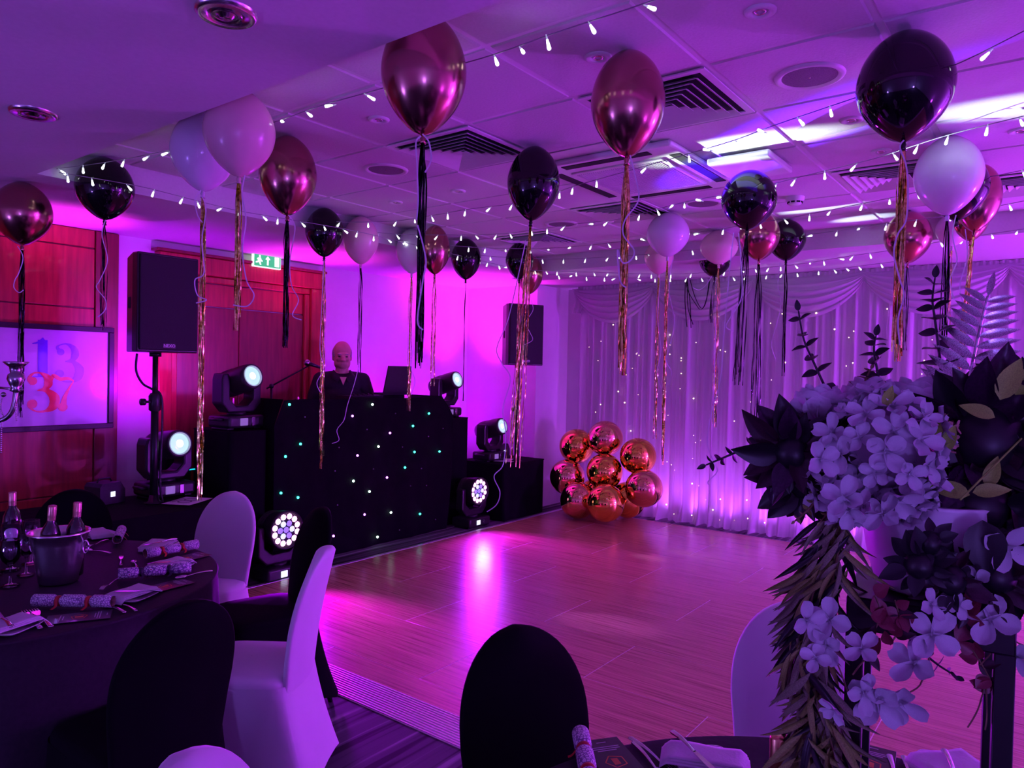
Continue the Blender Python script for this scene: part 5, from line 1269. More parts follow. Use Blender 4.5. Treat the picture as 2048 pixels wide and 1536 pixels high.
# left table, starting at the camera side
plate_napkin(20, 1253, 0.5, 'white side plate at the left edge of the left table', 'folded napkin on the plate at the left edge', nang=0.3)
cutlery('knife', (-10, 1225), (26, 1258), 'knife lying on the napkin at the left edge', 0.030)
cutlery('fork', (42, 1218), (84, 1262), 'left fork of the pair beside the nearest cracker')
cutlery('fork', (56, 1216), (106, 1258), 'right fork of the pair beside the nearest cracker', 0.004)
cutlery('spoon', (232, 1206), (262, 1219), 'spoon poking out behind the nearest cracker', 0.0, 1.0)
cutlery('knife', (210, 1212), (242, 1224), 'knife poking out beside the nearest cracker', 0.0, 1.0)
menu_card((100, 1240), (215, 1228), 'black menu card in front of the nearest cracker on the left table')
plate_napkin(265, 1190, 0.45, 'white side plate in the middle of the left table', 'folded napkin on the plate in the middle of the left table', nang=0.30)
cutlery('knife', (250, 1185), (330, 1184), 'knife lying on the napkin in the middle of the left table', 0.030)
cutlery('fork', (205, 1180), (238, 1160), 'fork behind the napkin in the middle of the left table')
cutlery('spoon', (370, 1155), (393, 1150), 'spoon beyond the bauble-printed cracker', 0.0, 1.0)
menu_card((300, 1180), (360, 1165), 'black menu card right of the bauble-printed cracker')
plate_napkin(342, 1131, 0.25, 'white side plate between the two crackers on the right of the left table', 'folded napkin between the two crackers on the left table', nang=0.2)
cutlery('knife', (310, 1128), (390, 1122), 'knife lying on the napkin between two crackers', 0.030)
menu_card((340, 1124), (405, 1108), 'black menu card at the right rim of the left table')
plate_napkin(318, 1092, 0.6, 'white side plate on the far right of the left table', 'folded napkin on the far right of the left table', nang=0.75, nh=0.12)
cutlery('knife', (300, 1090), (360, 1078), 'knife lying on the far right napkin of the left table', 0.030)
plate_napkin(196, 1068, 1.6, 'white side plate on the far side of the left table', 'folded napkin on the far side of the left table', nang=1.4)
cutlery('fork', (243, 1108), (241, 1139), 'small dessert fork lying alone on the left table', 0.0, 0.85)
cutlery('spoon', (172, 1102), (206, 1106), 'spoon lying beside the ice bucket', 0.0, 1.0)
cutlery('fork', (185, 1093), (205, 1085), 'fork lying behind the ice bucket', 0.0, 0.9)
cutlery('spoon', (264, 1120), (276, 1140), 'dessert spoon left of the far cracker', 0.0, 0.8)

# ice bucket with two bottles, bottle beside it
def wine_bottle(loc, label, rot=(0, 0, 0), cap='gold', glass=None, h=0.30, lab_=True):
    t = thing('wine_bottle', label, 'bottle', loc, rot=rot)
    MB().lathe([(0.0, 0.008), (0.030, 0.004), (0.0365, 0.010), (0.0372, 0.03), (0.0372, 0.175), (0.035, 0.195), (0.026, 0.218), (0.0165, 0.235), (0.0142, 0.25), (0.0138, 0.295), (0.0, 0.296)], 28).build('glass', glass or 'darkglass', t)
    MB().lathe([(0.0146, 0.236), (0.0152, 0.24), (0.0152, 0.262), (0.0158, 0.264), (0.0155, 0.268), (0.0158, 0.272), (0.0155, 0.276), (0.0158, 0.299), (0.0145, 0.303), (0.0, 0.303)], 24).build('screw_cap', cap, t)
    if lab_: MB().lathe([(0.0376, 0.06), (0.0378, 0.065), (0.0378, 0.145), (0.0376, 0.15)], 28).build('paper_label', 'paper', t)
    return t
M['darkglass'] = mat('dark_bottle_glass', (0.012, 0.006, 0.008), 0.04, spec=0.7, noise=0.05, coat=1.0)
M['rosecap'] = mat('salmon_foil_cap', (0.72, 0.42, 0.30), 0.35, metal=0.7, noise=0.05)
BK = at(113, 1168, Z=ZTB)
BK = Vector((BK.x + 0.02, BK.y + 0.03, ZTB - 0.001))
t = thing('ice_bucket', 'polished steel ice bucket holding two wine bottles on the left table', 'ice bucket', BK)
MB().lathe([(0.0, 0.004), (0.066, 0.0), (0.072, 0.006), (0.080, 0.05), (0.098, 0.16), (0.105, 0.195), (0.112, 0.200), (0.115, 0.206), (0.110, 0.210), (0.102, 0.204), (0.094, 0.16), (0.076, 0.05), (0.068, 0.012), (0.0, 0.012)], 48).build('shell', 'steel', t)
for s in (-1, 1):
    dv = RM @ Vector((s, 0, 0)); dv.z = 0; dv.normalize()
    MB().tube([dv * (0.098 + 0.0) + Vector((0, 0, 0.155)) + (dv * 0.022 * math.sin(2 * PI * k / 16) if False else dv * (0.010 + 0.012 * math.cos(2 * PI * k / 16))) + Vector((0, 0, 0.026 * math.sin(2 * PI * k / 16) - 0.01)) for k in range(17)], 0.003, 6).build('ring_handle', 'steel', t)
e1 = RM @ Vector((1, 0, 0)); e1.z = 0; e1.normalize(); e2 = Vector((-e1.y, e1.x, 0))
wine_bottle(BK + e1 * -0.035 + e2 * -0.02 + Vector((0, 0, 0.016)), 'dark wine bottle leaning to the camera in the ice bucket', rot=(0.10, 0.02, 0), cap='rosecap', lab_=False)
wine_bottle(BK + e1 * 0.042 + e2 * 0.025 + Vector((0, 0, 0.016)), 'dark wine bottle upright at the right in the ice bucket', rot=(-0.02, 0.06, 0), cap='rosecap', lab_=False)
p = at(27, 1165, Z=ZTB); pb_ = at(24, 1118, Z=ZTB)
wine_bottle((pb_.x, pb_.y, ZTB), 'wine bottle with pale label standing behind the glasses at the left edge', cap='rosecap')
# wine glasses
def glass_mat():
    m = bpy.data.materials.new('clear_glass'); m.use_nodes = True; nt = m.node_tree; nt.nodes.remove(nt.nodes['Principled BSDF'])
    tr = nt.nodes.new('ShaderNodeBsdfTransparent'); tr.inputs[0].default_value = (0.93, 0.93, 0.96, 1)
    gl = nt.nodes.new('ShaderNodeBsdfGlossy'); gl.inputs['Roughness'].default_value = 0.06
    lw = nt.nodes.new('ShaderNodeLayerWeight'); lw.inputs[0].default_value = 0.35
    mx = nt.nodes.new('ShaderNodeMixShader')
    nt.links.new(lw.outputs['Fresnel'], mx.inputs[0]); nt.links.new(tr.outputs[0], mx.inputs[1]); nt.links.new(gl.outputs[0], mx.inputs[2]); nt.links.new(mx.outputs[0], nt.nodes['Material Output'].inputs['Surface'])
    return m
M['glass'] = glass_mat()
GP = [(0.0, 0.002), (0.033, 0.0015), (0.035, 0.003), (0.012, 0.008), (0.005, 0.014), (0.004, 0.05), (0.005, 0.075), (0.012, 0.085), (0.030, 0.105), (0.037, 0.130), (0.036, 0.155), (0.031, 0.185), (0.030, 0.186), (0.0345, 0.155), (0.0355, 0.130), (0.0285, 0.107), (0.010, 0.088), (0.0, 0.086)]
GMesh = {}
def wine_glass(px, py, label, s=1.0):
    p = at(px, py, Z=ZTB); t = thing('wine_glass', label, 'glass', (p.x, p.y, ZTB), group='wine glasses on the left table'); t.scale = (s,) * 3
    if not GMesh:
        GMesh['bowl'] = MB().lathe(GP[7:], 28).mesh('bowl', 'glass'); GMesh['stem'] = MB().lathe(GP[3:8], 16).mesh('stem', 'glass'); GMesh['foot'] = MB().lathe(GP[:4], 28).mesh('foot', 'glass')
    for k in ('bowl', 'stem', 'foot'): inst(GMesh[k], k, t)
wine_glass(20, 1172, 'nearest wine glass, left of the ice bucket'); wine_glass(52, 1150, 'wine glass touching the left rim of the ice bucket', 0.95)
wine_glass(62, 1128, 'wine glass half hidden behind the ice bucket', 1.05); wine_glass(22, 1140, 'wine glass in front of the labelled bottle', 1.1); wine_glass(-14, 1150, 'wine glass cut by the left edge', 1.05)
# silver candelabrum at the left edge
cp_ = at(-46, 1150, Z=ZTB)
t = thing('candelabrum', 'tarnished silver candelabrum with bead chains at the left edge', 'candelabrum', (cp_.x, cp_.y, ZTB))
dd = depth_of(cp_)
def loc(px, py): return at(px, py, d=dd) - Vector((cp_.x, cp_.y, ZTB))
MB().lathe([(0, 0.0), (0.075, 0.0), (0.075, 0.01), (0.05, 0.025), (0.02, 0.04), (0.012, 0.08), (0.02, 0.10), (0.011, 0.13), (0.010, 0.42), (0.022, 0.44), (0.012, 0.47), (0.012, 0.60), (0.0, 0.61)], 24).build('stem', 'silver', t)
cu = loc(32, 752); sx_ = dd / F
MB().lathe([(0.0, 0.048 * 0 + 28 * sx_), (20 * sx_, 29 * sx_), (23 * sx_, 28 * sx_), (17 * sx_, 22 * sx_), (12 * sx_, 18 * sx_), (10 * sx_, 6 * sx_), (14 * sx_, 3 * sx_), (16 * sx_, -6 * sx_), (12 * sx_, -16 * sx_), (8 * sx_, -24 * sx_), (11 * sx_, -30 * sx_), (5 * sx_, -32 * sx_), (0, -32 * sx_)], 24, cu).build('candle_cup', 'silver', t)
MB().tube(crv([loc(32, 784), loc(29, 806), loc(22, 826), loc(8, 838), loc(-14, 842), loc(-46, 830)], 6), [0.010] * 31, 10).build('arm', 'silver', t)
MB().tube([loc(-6, 775), loc(46, 780)], 0.005, 8).build('cross_bar', 'silver', t)
MB().ball(loc(7, 789), 0.011, 10).build('bead_drop', 'silver', t)
bd = MB()
for a_, b_, n_, sg in (((5, 795), (10, 838), 14, 2), ((3, 845), (2, 905), 16, 0), ((30, 790), (33, 840), 14, 0)):
    for k in range(n_):
        u = k / (n_ - 1); bd.ball(loc(a_[0] + (b_[0] - a_[0]) * u - sg * 3 * math.sin(u * PI), a_[1] + (b_[1] - a_[1]) * u), 0.0036, 6)
tag(bd.build('bead_chain', 'steel', t), kind='stuff')

# foreground table
menu_card((1262, 1560), (1205, 1490), 'black menu card beside the cracker on the foreground table', 0.10, 0.21)
cutlery('fork', (1345, 1545), (1278, 1492), 'upper fork handle beside the menu on the foreground table', 0, 1.0)
cutlery('fork', (1325, 1556), (1284, 1508), 'lower fork handle beside the menu on the foreground table', 0, 1.0)
plate_napkin(1410, 1525, 0.75, 'white side plate under the foreground napkin with a patterned knife', 'grey-lilac napkin with a patterned knife on the foreground table', w=0.14, h=0.14, nw=0.20, nh=0.09, nang=math.radians(-68))
cutlery('knife', (1430, 1545), (1336, 1458), 'knife with beaded handle lying across the foreground napkin', 0.032, 1.0)
p = at(1560, 1458, d=1.20); wine_bottle((p.x, p.y, ZTB), 'gold-capped wine bottle behind the trailing greenery', cap='gold', lab_=False)
menu_card((1735, 1560), (1745, 1502), 'black menu card under the flower stand', 0.10, 0.20)
cutlery('spoon', (1800, 1590), (1781, 1522), 'left spoon handle beyond the flower stand', 0, 1.0); cutlery('spoon', (1830, 1590), (1811, 1527), 'right spoon handle beyond the flower stand', 0, 1.0)
plate_napkin(1905, 1540, 0.2, 'white side plate at the right of the foreground table', 'napkin at the right of the foreground table', w=0.14, h=0.14, nw=0.17, nh=0.10, nang=-0.75)
cutlery('knife', (1915, 1560), (1895, 1518), 'knife lying on the right foreground napkin', 0.032, 1.0)

# ------------------------------------------------------------------ tall flower arrangement on its stand
DF = 1.20
FC = at(1857, 1150, d=DF); FC.z = 0
ex = RM @ Vector((1, 0, 0)); ex.z = 0; ex.normalize(); ey = Vector((-ex.y, ex.x, 0))
rzF = math.atan2(FC.y, FC.x) - PI / 2
fs_ = thing('flower_stand', 'black square metal flower stand on the foreground table', 'stand', (FC.x, FC.y, ZTB), rzF)
ZST = 1.303
hs = 0.099; lt = 0.0135
hgt = ZST - ZTB
for sx in (-1, 1):
    for sy in (-1, 1):
        MB().rbox(sx * hs - lt, sx * hs + lt, sy * hs - lt, sy * hs + lt, 0.0, hgt - 0.05, 0.002, 1).build('leg', 'blackmetal', fs_)
MB().rbox(-hs - lt, hs + lt, -hs - lt, hs + lt, hgt - 0.052, hgt, 0.003, 1).build('top_frame', 'blackmetal', fs_)
for sy in (-1, 1): MB().rbox(-hs, hs, sy * hs - 0.008, sy * hs + 0.008, 0.0, 0.012, 0.002, 1).build('bottom_rail', 'blackmetal', fs_)
for sx in (-1, 1): MB().rbox(sx * hs - 0.008, sx * hs + 0.008, -hs, hs, 0.0, 0.012, 0.002, 1).build('bottom_rail', 'blackmetal', fs_)

fa = thing('flower_arrangement', 'white pot of pale hydrangeas, dark leaves and eucalyptus with trailing greenery', 'flowers', (FC.x, FC.y, ZST + 0.001))
FO = Vector((FC.x, FC.y, ZST + 0.001))
M['pot'] = mat('white_ceramic', (0.78, 0.76, 0.80), 0.35, noise=0.02)
M['petal'] = mat('white_petal', (0.62, 0.62, 0.66), 0.6, noise=0.06, nscale=40, sub=0.2)
M['petalpink'] = mat('dusky_pink_petal', (0.62, 0.32, 0.30), 0.6, noise=0.2, nscale=40)
M['darkleaf'] = mat('dark_burgundy_leaf', (0.030, 0.008, 0.018), 0.35, noise=0.3, nscale=30)
M['blackleaf'] = mat('near_black_leaf', (0.010, 0.008, 0.012), 0.40, noise=0.3, nscale=30)
M['euca'] = mat('dark_eucalyptus', (0.018, 0.016, 0.022), 0.45, noise=0.2, nscale=40)
M['burgundy'] = mat('burgundy_leaf', (0.20, 0.025, 0.05), 0.4, noise=0.3, nscale=40)
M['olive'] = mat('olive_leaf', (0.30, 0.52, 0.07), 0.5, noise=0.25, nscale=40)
M['willow'] = mat('willow_leaf', (0.22, 0.21, 0.13), 0.6, noise=0.35, nscale=60)
M['twig'] = mat('brown_twig', (0.18, 0.12, 0.06), 0.7, noise=0.2, nscale=60)
M['glitter'] = foil_mat('silver_glitter', (0.30, 0.29, 0.30), (1.0, 1.0, 1.0), 0.3)
M['pinksheen'] = mat('plum_bloom', (0.03, 0.006, 0.03), 0.25, noise=0.3, nscale=20)
MB().lathe([(0.0, 0.004), (0.066, 0.0), (0.078, 0.006), (0.092, 0.05), (0.102, 0.11), (0.106, 0.145), (0.109, 0.15), (0.102, 0.152), (0.096, 0.11), (0.072, 0.02), (0.0, 0.018)], 44).build('pot', 'pot', fa)
MB().lathe([(0.0, 0.135), (0.06, 0.14), (0.097, 0.125)], 24).build('moss', 'blackleaf', fa)

def leaf_mesh(name, m_, w=0.4, curl=0.15, cup=0.12, tip=1.0, n=9):
    """a leaf along +y, one unit long"""
    mb = MB()
    def fn(u, v):
        y = u; hw2 = w / 2 * math.sin(PI * min(1, u ** 0.75)) ** (0.9 * tip) if 0 < u < 1 else 0.0005
        x = (v - 0.5) * 2 * hw2
        return (x, y, cup * abs(v - 0.5) * 2 * hw2 / (w / 2) * 0.4 - curl * u * u)
    mb.grid(fn, n, 5)
    mb.grid(lambda u, v: (fn(u, v)[0], fn(u, v)[1], fn(u, v)[2] - 0.012), n, 5)
    return mb.mesh(name, m_)
def aim_mat(pos, d, nrm, L, W=None, T=None):
    y = Vector(d).normalized(); x = y.cross(Vector(nrm)); x = x.normalized() if x.length > 1e-5 else y.orthogonal().normalized(); z = x.cross(y)
    W = W or L; T = T or L
    return Matrix(((x.x * W, y.x * L, z.x * T, pos[0]), (x.y * W, y.y * L, z.y * T, pos[1]), (x.z * W, y.z * L, z.z * T, pos[2]), (0, 0, 0, 1)))
def put(mesh, name, parent, pos, d, nrm, L, W=None):
    o = bpy.data.objects.new(name, mesh); COL.objects.link(o); o.parent = parent
    o.matrix_local = aim_mat(pos, d, nrm, L, W); return o
VIEW = (CAM - Vector((FC.x, FC.y, 1.5))).normalized()          # from the flowers to the photographer
SU = Vector((0, 0, 1)); SR = SU.cross(VIEW).normalized(); SU = VIEW.cross(SR)
def S(px, py, dd=0.0): return at(px, py, d=DF + dd) - FO
rf = random.Random(21)
def rdir(a, out=0.3): return SR * math.cos(a) + SU * math.sin(a) + VIEW * out
# eucalyptus stems: paired round leaves up a straight stem
LEU = leaf_mesh('leaf', 'euca', 0.62, 0.12, 0.2)
def eucalyptus(pts, dd, nl, size, mesh=LEU, name='eucalyptus_stem', stem='euca', rad=0.0022, sizeend=0.5):
    P = crv([S(x, y, dd) for x, y in pts], 8)
    o = MB().tube(P, [rad * (1.3 - 0.7 * i / (len(P) - 1)) for i in range(len(P))], 6).build(name, stem, fa)
    for k in range(nl):
        u = (k + 0.3) / nl; i = min(int(u * (len(P) - 1)), len(P) - 2); p = P[i]; t = (P[i + 1] - P[i]).normalized()
        s = size * (1 - (1 - sizeend) * u) * rf.uniform(0.9, 1.1)
        sd = t.cross(VIEW).normalized()
        rot = Matrix.Rotation(rf.uniform(-0.7, 0.7) + (1.2 if k % 2 else 0.0) * rf.choice((-1, 1)), 3, t)
        for q in (-1, 1):
            dv = rot @ (sd * q) + t * rf.uniform(0.15, 0.5)
            put(mesh, 'leaf', o, p, dv, VIEW * 0.5 + t + rdir(rf.uniform(0, 6.28)) * 0.4, s, s)
    put(mesh, 'leaf', o, P[-1], P[-1] - P[-2], VIEW, size * sizeend, size * sizeend * 0.8)
    return o
eucalyptus([(1690, 880), (1668, 815), (1632, 735), (1608, 680), (1597, 622)], 0.02, 9, 0.040)
eucalyptus([(1762, 790), (1755, 745), (1748, 700), (1752, 672)], 0.03, 7, 0.036, sizeend=0.6)
eucalyptus([(1888, 800), (1880, 720), (1870, 640), (1865, 600), (1870, 556)], 0.02, 10, 0.046, sizeend=0.5)
eucalyptus([(1545, 880), (1500, 893), (1455, 912), (1412, 930)], 0.0, 7, 0.024, sizeend=0.7)
eucalyptus([(1722, 780), (1735, 752), (1742, 738)], 0.03, 3, 0.024, leaf_mesh('leaf', 'twig', 0.6, 0.1, 0.2), stem='twig')
eucalyptus([(1805, 1225), (1835, 1290), (1870, 1325), (1912, 1352)], -0.12, 6, 0.020, sizeend=0.8)
# glittered fern
fp = crv([S(x, y, -0.02) for x, y in [(1930, 800), (1942, 740), (1955, 680), (1966, 630), (1976, 592)]], 8)
fr = MB().tube(fp, [0.0022] * len(fp), 6).build('glitter_fern', 'glitter', fa)
LGL = leaf_mesh('leaflet', 'glitter', 0.24, 0.25, 0.1)
for k in range(11):
    u = k / 11; i = int(u * (len(fp) - 1)); p = fp[i]; t = (fp[i + 1] - fp[i]).normalized(); ln = 0.085 * (1 - 0.55 * u)
    for q in (-1, 1): put(LGL, 'leaflet', fr, p, SR * q + t * (0.25 if q > 0 else 0.75), VIEW, ln, ln)
put(LGL, 'leaflet', fr, fp[-1], fp[-1] - fp[-2], VIEW, 0.045)
# white hydrangea heads built of four-petalled florets
def petal_fn(mb, tm, L, W, cup):
    def fn(u, v):
        a = (v - 0.5) * 2; w = W * (math.sin(PI * (0.08 + 0.84 * u)) ** 0.7) * (0.35 + 0.75 * u)
        return tm @ Vector((a * w / 2, u * L, cup * (a * a * 0.35 * W) + 0.35 * L * (u ** 2) * cup * 0.5 + 0.02 * L * math.sin(7 * a + 5 * u)))
    mb.grid(fn, 7, 7)
def floret_mesh(n, L, W, cup, m_='petal', jitter=0.15):
    mb = MB()
    for k in range(n):
        tm = Matrix.Rotation(2 * PI * k / n + rf.uniform(-jitter, jitter), 4, 'Z') @ Matrix.Rotation(0.25 + rf.uniform(-0.15, 0.15), 4, 'X')
        petal_fn(mb, tm, L * rf.uniform(0.9, 1.08), W, cup)
    mb.ball((0, 0, 0.02 * 1), 0.06, 6)
    return mb.mesh('floret', m_)
FLO = [floret_mesh(4, 1.0, 0.95, 0.6) for _ in range(4)]
def hydrangea(px, py, dd, r, n, fsize):
    c = S(px, py, dd); o = MB().ball(c, r * 0.62, 16).build('hydrangea_head', 'petal', fa)
    ga = PI * (3 - math.sqrt(5))
    for k in range(n):
        z = 1 - 2 * (k + 0.5) / n; rr = math.sqrt(1 - z * z); a = k * ga
        d = (SR * (rr * math.cos(a)) + SU * (rr * math.sin(a)) + VIEW * z)
        if d.dot(VIEW) < -0.35: continue
        p = c + d * r * rf.uniform(0.72, 0.98)
        x = d.orthogonal().normalized(); x = Matrix.Rotation(rf.uniform(0, 6.28), 3, d) @ x
        ob = bpy.data.objects.new('floret', rf.choice(FLO)); COL.objects.link(ob); ob.parent = o
        y = d.cross(x); s = fsize * rf.uniform(0.8, 1.25); d2 = (d + rdir(rf.uniform(0, 6.28)) * 0.2).normalized(); x = (x - d2 * x.dot(d2)).normalized(); y = d2.cross(x)
        ob.matrix_local = Matrix(((x.x * s, y.x * s, d2.x * s, p.x), (x.y * s, y.y * s, d2.y * s, p.y), (x.z * s, y.z * s, d2.z * s, p.z), (0, 0, 0, 1)))
    return o
hydrangea(1755, 905, -0.06, 0.098, 60, 0.030)
hydrangea(1700, 960, -0.05, 0.060, 34, 0.028)
hydrangea(1800, 965, -0.07, 0.055, 30, 0.027)
# white rose heads behind
def rose(px, py, dd, r, m_='petal', rows=3):
    c = S(px, py, dd); o = MB().ball(c, r * 0.55, 14).build('rose_head', m_, fa)
    for row in range(rows):
        n = 5 + row
        for k in range(n):
            a = 2 * PI * k / n + row * 0.5; up = 0.9 - 0.42 * row
            d = (SR * math.cos(a) + VIEW * math.sin(a)) * math.cos(up) + SU * math.sin(up)
            mb = MB()
            y = d.normalized(); base = c - SU * r * 0.55
            rad = r * (0.62 + 0.17 * row); tang = (SR * -math.sin(a) + VIEW * math.cos(a))
            out = (SR * math.cos(a) + VIEW * math.sin(a))
            def fn(u, v, rad=rad, tang=tang, out=out, row=row):
                q = (v - 0.5) * 2; h = r * (1.5 - 0.16 * row) * u; wv = rad * 1.15 * math.sin(PI * (0.18 + 0.70 * u)) 
                bulge = rad * (0.35 + 0.75 * math.sin(PI * 0.62 * u)) * (1 - 0.28 * q * q)
                return base + out * bulge + tang * (wv * q * 0.95) + SU * (h - 0.10 * r * q * q * u)
            mb.grid(fn, 7, 7).build('petal', m_, o)
    return o
rose(1640, 815, 0.02, 0.040); rose(1742, 808, 0.04, 0.047); rose(1838, 815, 0.02, 0.052); rose(1690, 830, 0.03, 0.038)
o = hydrangea(1872, 866, -0.05, 0.030, 26, 0.013); o.data.materials[0] = M['petalpink']
FP = [floret_mesh(4, 1.0, 0.9, 0.5, 'petalpink') for _ in range(2)]
for ch in [c_ for c_ in bpy.data.objects if c_.parent == o]: ch.data = rf.choice(FP)
# dark foliage either side
LDK = leaf_mesh('leaf', 'darkleaf', 0.5, 0.2, 0.25); LBK = leaf_mesh('leaf', 'blackleaf', 0.55, 0.18, 0.25); LPL = leaf_mesh('leaf', 'pinksheen', 0.55, 0.1, 0.3)
def tuft(name, px, py, dd, n, r0, L, meshes, a0=0, a1=6.283, outw=0.45, stem='blackleaf'):
    c = S(px, py, dd); o = MB().ball(c, r0, 10).build(name, stem, fa)
    for k in range(n):
        a = a0 + (a1 - a0) * (k + rf.random()) / n
        d = rdir(a, rf.uniform(-outw, outw * 1.6)); p = c + d.normalized() * r0 * rf.uniform(0.4, 1.0)
        s = L * rf.uniform(0.7, 1.15)
        put(rf.choice(meshes), 'leaf', o, p, d, VIEW + rdir(rf.uniform(0, 6.28)) * 0.6, s, s)
    return o
tuft('dark_foliage', 1585, 905, -0.02, 26, 0.030, 0.070, [LDK, LBK, LPL]); tuft('dark_foliage', 1610, 965, 0.0, 20, 0.028, 0.066, [LBK, LDK])
tuft('dark_foliage', 1660, 880, 0.02, 12, 0.02, 0.05, [LDK, LPL]); tuft('dark_foliage', 1630, 900, 0.0, 10, 0.025, 0.05, [LBK])
tuft('dark_bloom', 1965, 880, -0.05, 40, 0.060, 0.090, [LBK, LPL, LBK]); tuft('dark_bloom', 2040, 930, -0.06, 34, 0.06, 0.10, [LBK, LDK]); tuft('dark_bloom', 1950, 1010, -0.06, 30, 0.05, 0.085, [LBK, LDK]); tuft('dark_foliage', 2030, 1060, -0.06, 28, 0.05, 0.085, [LBK, LDK])
tuft('dark_foliage', 1860, 1000, -0.04, 18, 0.04, 0.06, [LBK]); tuft('dark_foliage', 1900, 830, 0.02, 14, 0.03, 0.05, [LBK, LDK]); tuft('dark_foliage', 2040, 790, 0.0, 16, 0.03, 0.06, [LBK])
tuft('dark_foliage', 1840, 1130, -0.125, 16, 0.022, 0.040, [LBK, LEU]); tuft('dark_foliage', 1900, 1160, -0.13, 18, 0.024, 0.042, [LBK, LDK]); tuft('dark_foliage', 1860, 1085, -0.13, 8, 0.018, 0.026, [LEU]); tuft('dark_foliage', 1990, 1150, -0.12, 22, 0.03, 0.05, [LBK, LDK]); tuft('dark_foliage', 2045, 1170, -0.1, 16, 0.03, 0.05, [LBK])
put(LBK, 'drooping_leaf', fa, S(1965, 1040, -0.14), SU * -1 + SR * 0.1, VIEW, 0.085, 0.10)
# olive leaves
LOL = leaf_mesh('leaf', 'olive', 0.45, 0.12, 0.2)
for x, y, dx, dy, l in ((2000, 800, 25, -65, 0.07), (2030, 790, 40, -50, 0.075), (1990, 835, -60, -25, 0.05), (1865, 900, 5, -45, 0.05), (1888, 905, 15, -50, 0.045), (1875, 950, -20, 20, 0.04), (1940, 990, -25, -5, 0.06), (1975, 975, 10, -40, 0.05), (1945, 985, 45, -10, 0.05), (1770, 815, 5, -20, 0.035), (1800, 805, -20, -15, 0.03)):
    put(LOL, 'olive_leaf', fa, S(x, y, -0.11), SR * dx - SU * dy, VIEW + SU * 0.4, l, l)
MB().tube(crv([S(1920, 1000, -0.12), S(1960, 960, -0.12), S(2010, 910, -0.11), S(2060, 860, -0.1)], 6), 0.0016, 5).build('olive_stem', 'olive', fa)
# trailing willow
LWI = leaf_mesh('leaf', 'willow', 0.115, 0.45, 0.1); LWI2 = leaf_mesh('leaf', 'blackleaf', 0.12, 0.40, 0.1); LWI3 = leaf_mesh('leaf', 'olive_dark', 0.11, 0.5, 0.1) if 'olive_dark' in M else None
M['olive_dark'] = mat('shaded_olive_leaf', (0.24, 0.27, 0.07), 0.55, noise=0.3, nscale=50); LWI3 = leaf_mesh('leaf', 'olive_dark', 0.11, 0.5, 0.1)  # darker, duller olive tone mixed in among the leaves
def trailer(pts, dd, n, L):
    P = crv([S(x, y, dd) for x, y in pts], 10)
    o = MB().tube(P, 0.0022, 6).build('willow_strand', 'twig', fa)
    for k in range(n):
        u = rf.random(); i = min(int(u * (len(P) - 1)), len(P) - 2); p = P[i] + (SR * rf.gauss(0, 0.010)) + VIEW * rf.gauss(0, 0.012); t = (P[i + 1] - P[i]).normalized()
        sd = rf.choice((-1, -1, 1)); d = t * rf.uniform(0.5, 1.1) + SR * sd * rf.uniform(0.1, 0.75) + VIEW * rf.uniform(-0.2, 0.4)
        s = L * rf.uniform(0.8, 1.45)
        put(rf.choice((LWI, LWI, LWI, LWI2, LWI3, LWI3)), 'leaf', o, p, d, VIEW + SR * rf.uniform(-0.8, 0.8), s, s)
trailer([(1672, 1010), (1660, 1080), (1640, 1150), (1620, 1230)], -0.03, 70, 0.075)
trailer([(1650, 1110), (1625, 1190), (1610, 1270), (1605, 1350)], -0.05, 70, 0.070)
trailer([(1690, 1040), (1665, 1160), (1640, 1280), (1630, 1400)], -0.06, 70, 0.070)
trailer([(1640, 1250), (1630, 1350), (1635, 1450), (1640, 1560)], -0.06, 80, 0.075)
trailer([(1620, 1330), (1645, 1420), (1665, 1500), (1680, 1590)], -0.07, 80, 0.080)
trailer([(1660, 1380), (1620, 1470), (1600, 1540), (1580, 1620)], -0.05, 55, 0.080)
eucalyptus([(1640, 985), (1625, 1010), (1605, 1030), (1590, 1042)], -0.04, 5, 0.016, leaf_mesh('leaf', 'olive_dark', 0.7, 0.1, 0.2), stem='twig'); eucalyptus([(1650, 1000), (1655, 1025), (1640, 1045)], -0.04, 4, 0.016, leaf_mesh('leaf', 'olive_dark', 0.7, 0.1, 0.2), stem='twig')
eucalyptus([(1570, 930), (1555, 955), (1545, 975)], 0.0, 4, 0.017)
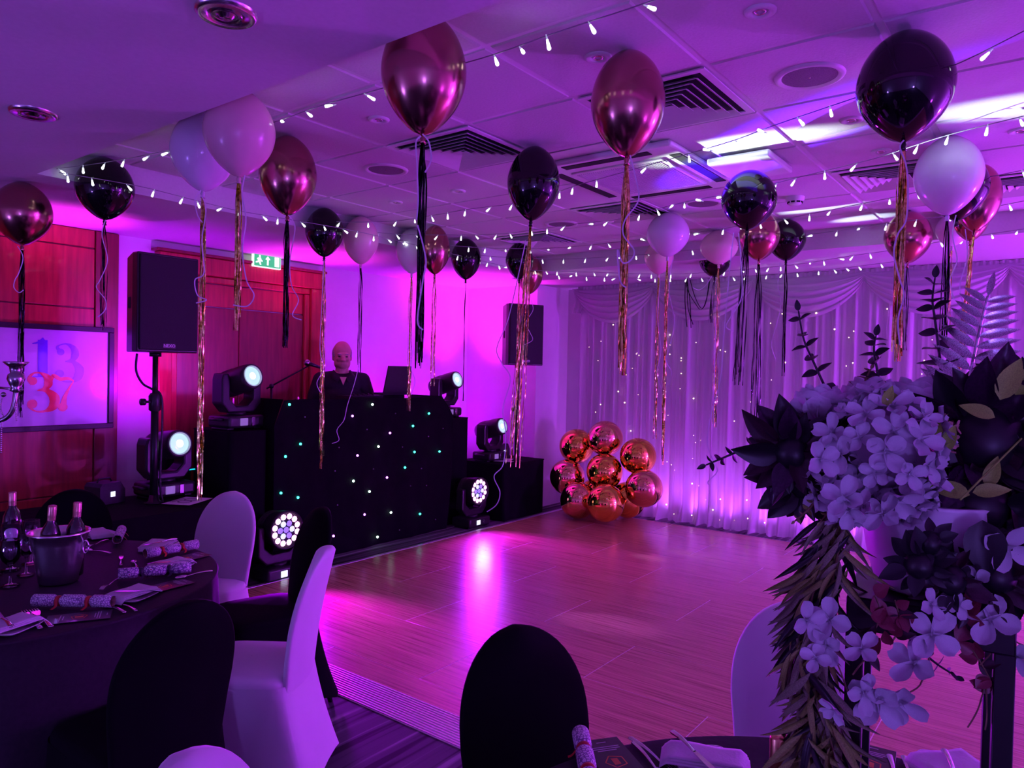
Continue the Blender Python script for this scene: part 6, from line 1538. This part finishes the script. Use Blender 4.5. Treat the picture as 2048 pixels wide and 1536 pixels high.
# pale hanging blooms and burgundy leaves
def bloom(px, py, dd, size, tilt=0.3):
    c = S(px, py, dd); d = (VIEW + rdir(rf.uniform(0, 6.28), 0) * tilt).normalized(); x = d.orthogonal().normalized(); x = Matrix.Rotation(rf.uniform(0, 6.28), 3, d) @ x; y = d.cross(x)
    ob = bpy.data.objects.new('hanging_bloom', rf.choice(FLO)); COL.objects.link(ob); ob.parent = fa
    ob.matrix_local = Matrix(((x.x * size, y.x * size, d.x * size, c.x), (x.y * size, y.y * size, d.y * size, c.y), (x.z * size, y.z * size, d.z * size, c.z), (0, 0, 0, 1)))
for x, y, s, tl in ((1612, 1240, 0.030, 0.9), (1662, 1240, 0.034, 0.4), (1655, 1290, 0.030, 0.3), (1632, 1318, 0.024, 0.5), (1725, 1300, 0.028, 0.7), (1760, 1395, 0.045, 0.4), (1800, 1400, 0.040, 0.7), (1672, 1418, 0.026, 1.0), (1830, 1330, 0.040, 0.8), (1862, 1270, 0.040, 0.5), (1860, 1210, 0.026, 1.1), (1980, 1240, 0.042, 0.4), (1915, 1210, 0.020, 0.6), (1725, 1385, 0.030, 0.6), (2035, 1310, 0.030, 0.6), (1955, 1160, 0.026, 0.5), (2010, 1090, 0.040, 0.6), (1700, 1020, 0.030, 0.8), (1770, 1030, 0.032, 0.6), (1730, 1015, 0.026, 0.9), (1690, 1000, 0.034, 0.5), (1640, 920, 0.030, 0.7)):
    bloom(x, y, -0.14, s, tl)
LBG = leaf_mesh('leaf', 'burgundy', 0.85, 0.1, 0.3)
def sprig(pts, leaves, m1='twig'):
    P = crv([S(x, y, -0.13) for x, y in pts], 6); o = MB().tube(P, 0.0013, 5).build('twig', m1, fa)
    for k in range(leaves):
        i = rf.randrange(len(P)); put(rf.choice((LBG, LBG, LDK)), 'leaf', o, P[i], rdir(rf.uniform(0, 6.28)), VIEW + rdir(rf.uniform(0, 6.28)) * 0.5, rf.uniform(0.020, 0.030))
sprig([(1750, 1190), (1760, 1230), (1740, 1280)], 7); sprig([(1790, 1200), (1800, 1250), (1780, 1290)], 9); sprig([(1930, 1200), (1935, 1250), (1970, 1270)], 9); sprig([(1945, 1300), (1970, 1340), (1985, 1370)], 10); sprig([(1735, 1290), (1745, 1320)], 3)
for pts in ([(1800, 1390), (1840, 1370), (1862, 1300)], [(1700, 1400), (1680, 1340), (1660, 1300)], [(1980, 1270), (1985, 1300), (1960, 1330)], [(1970, 1370), (1955, 1420), (1935, 1455)], [(1972, 1370), (1974, 1430), (1970, 1460)], [(1705, 1350), (1720, 1330), (1740, 1310)], [(2010, 1240), (2030, 1280), (2046, 1290)]):
    MB().tube(crv([S(x, y, -0.13) for x, y in pts], 6), 0.0012, 5).build('twig', 'twig', fa)

# tiny lamps need not be aimed at one by one when light is gathered
for m_ in bpy.data.materials:
    if any(k in m_.name for k in ('pin_', 'cap', 'display', 'lens', 'cell', 'lit_', 'cyan')): m_.cycles.emission_sampling = 'NONE'
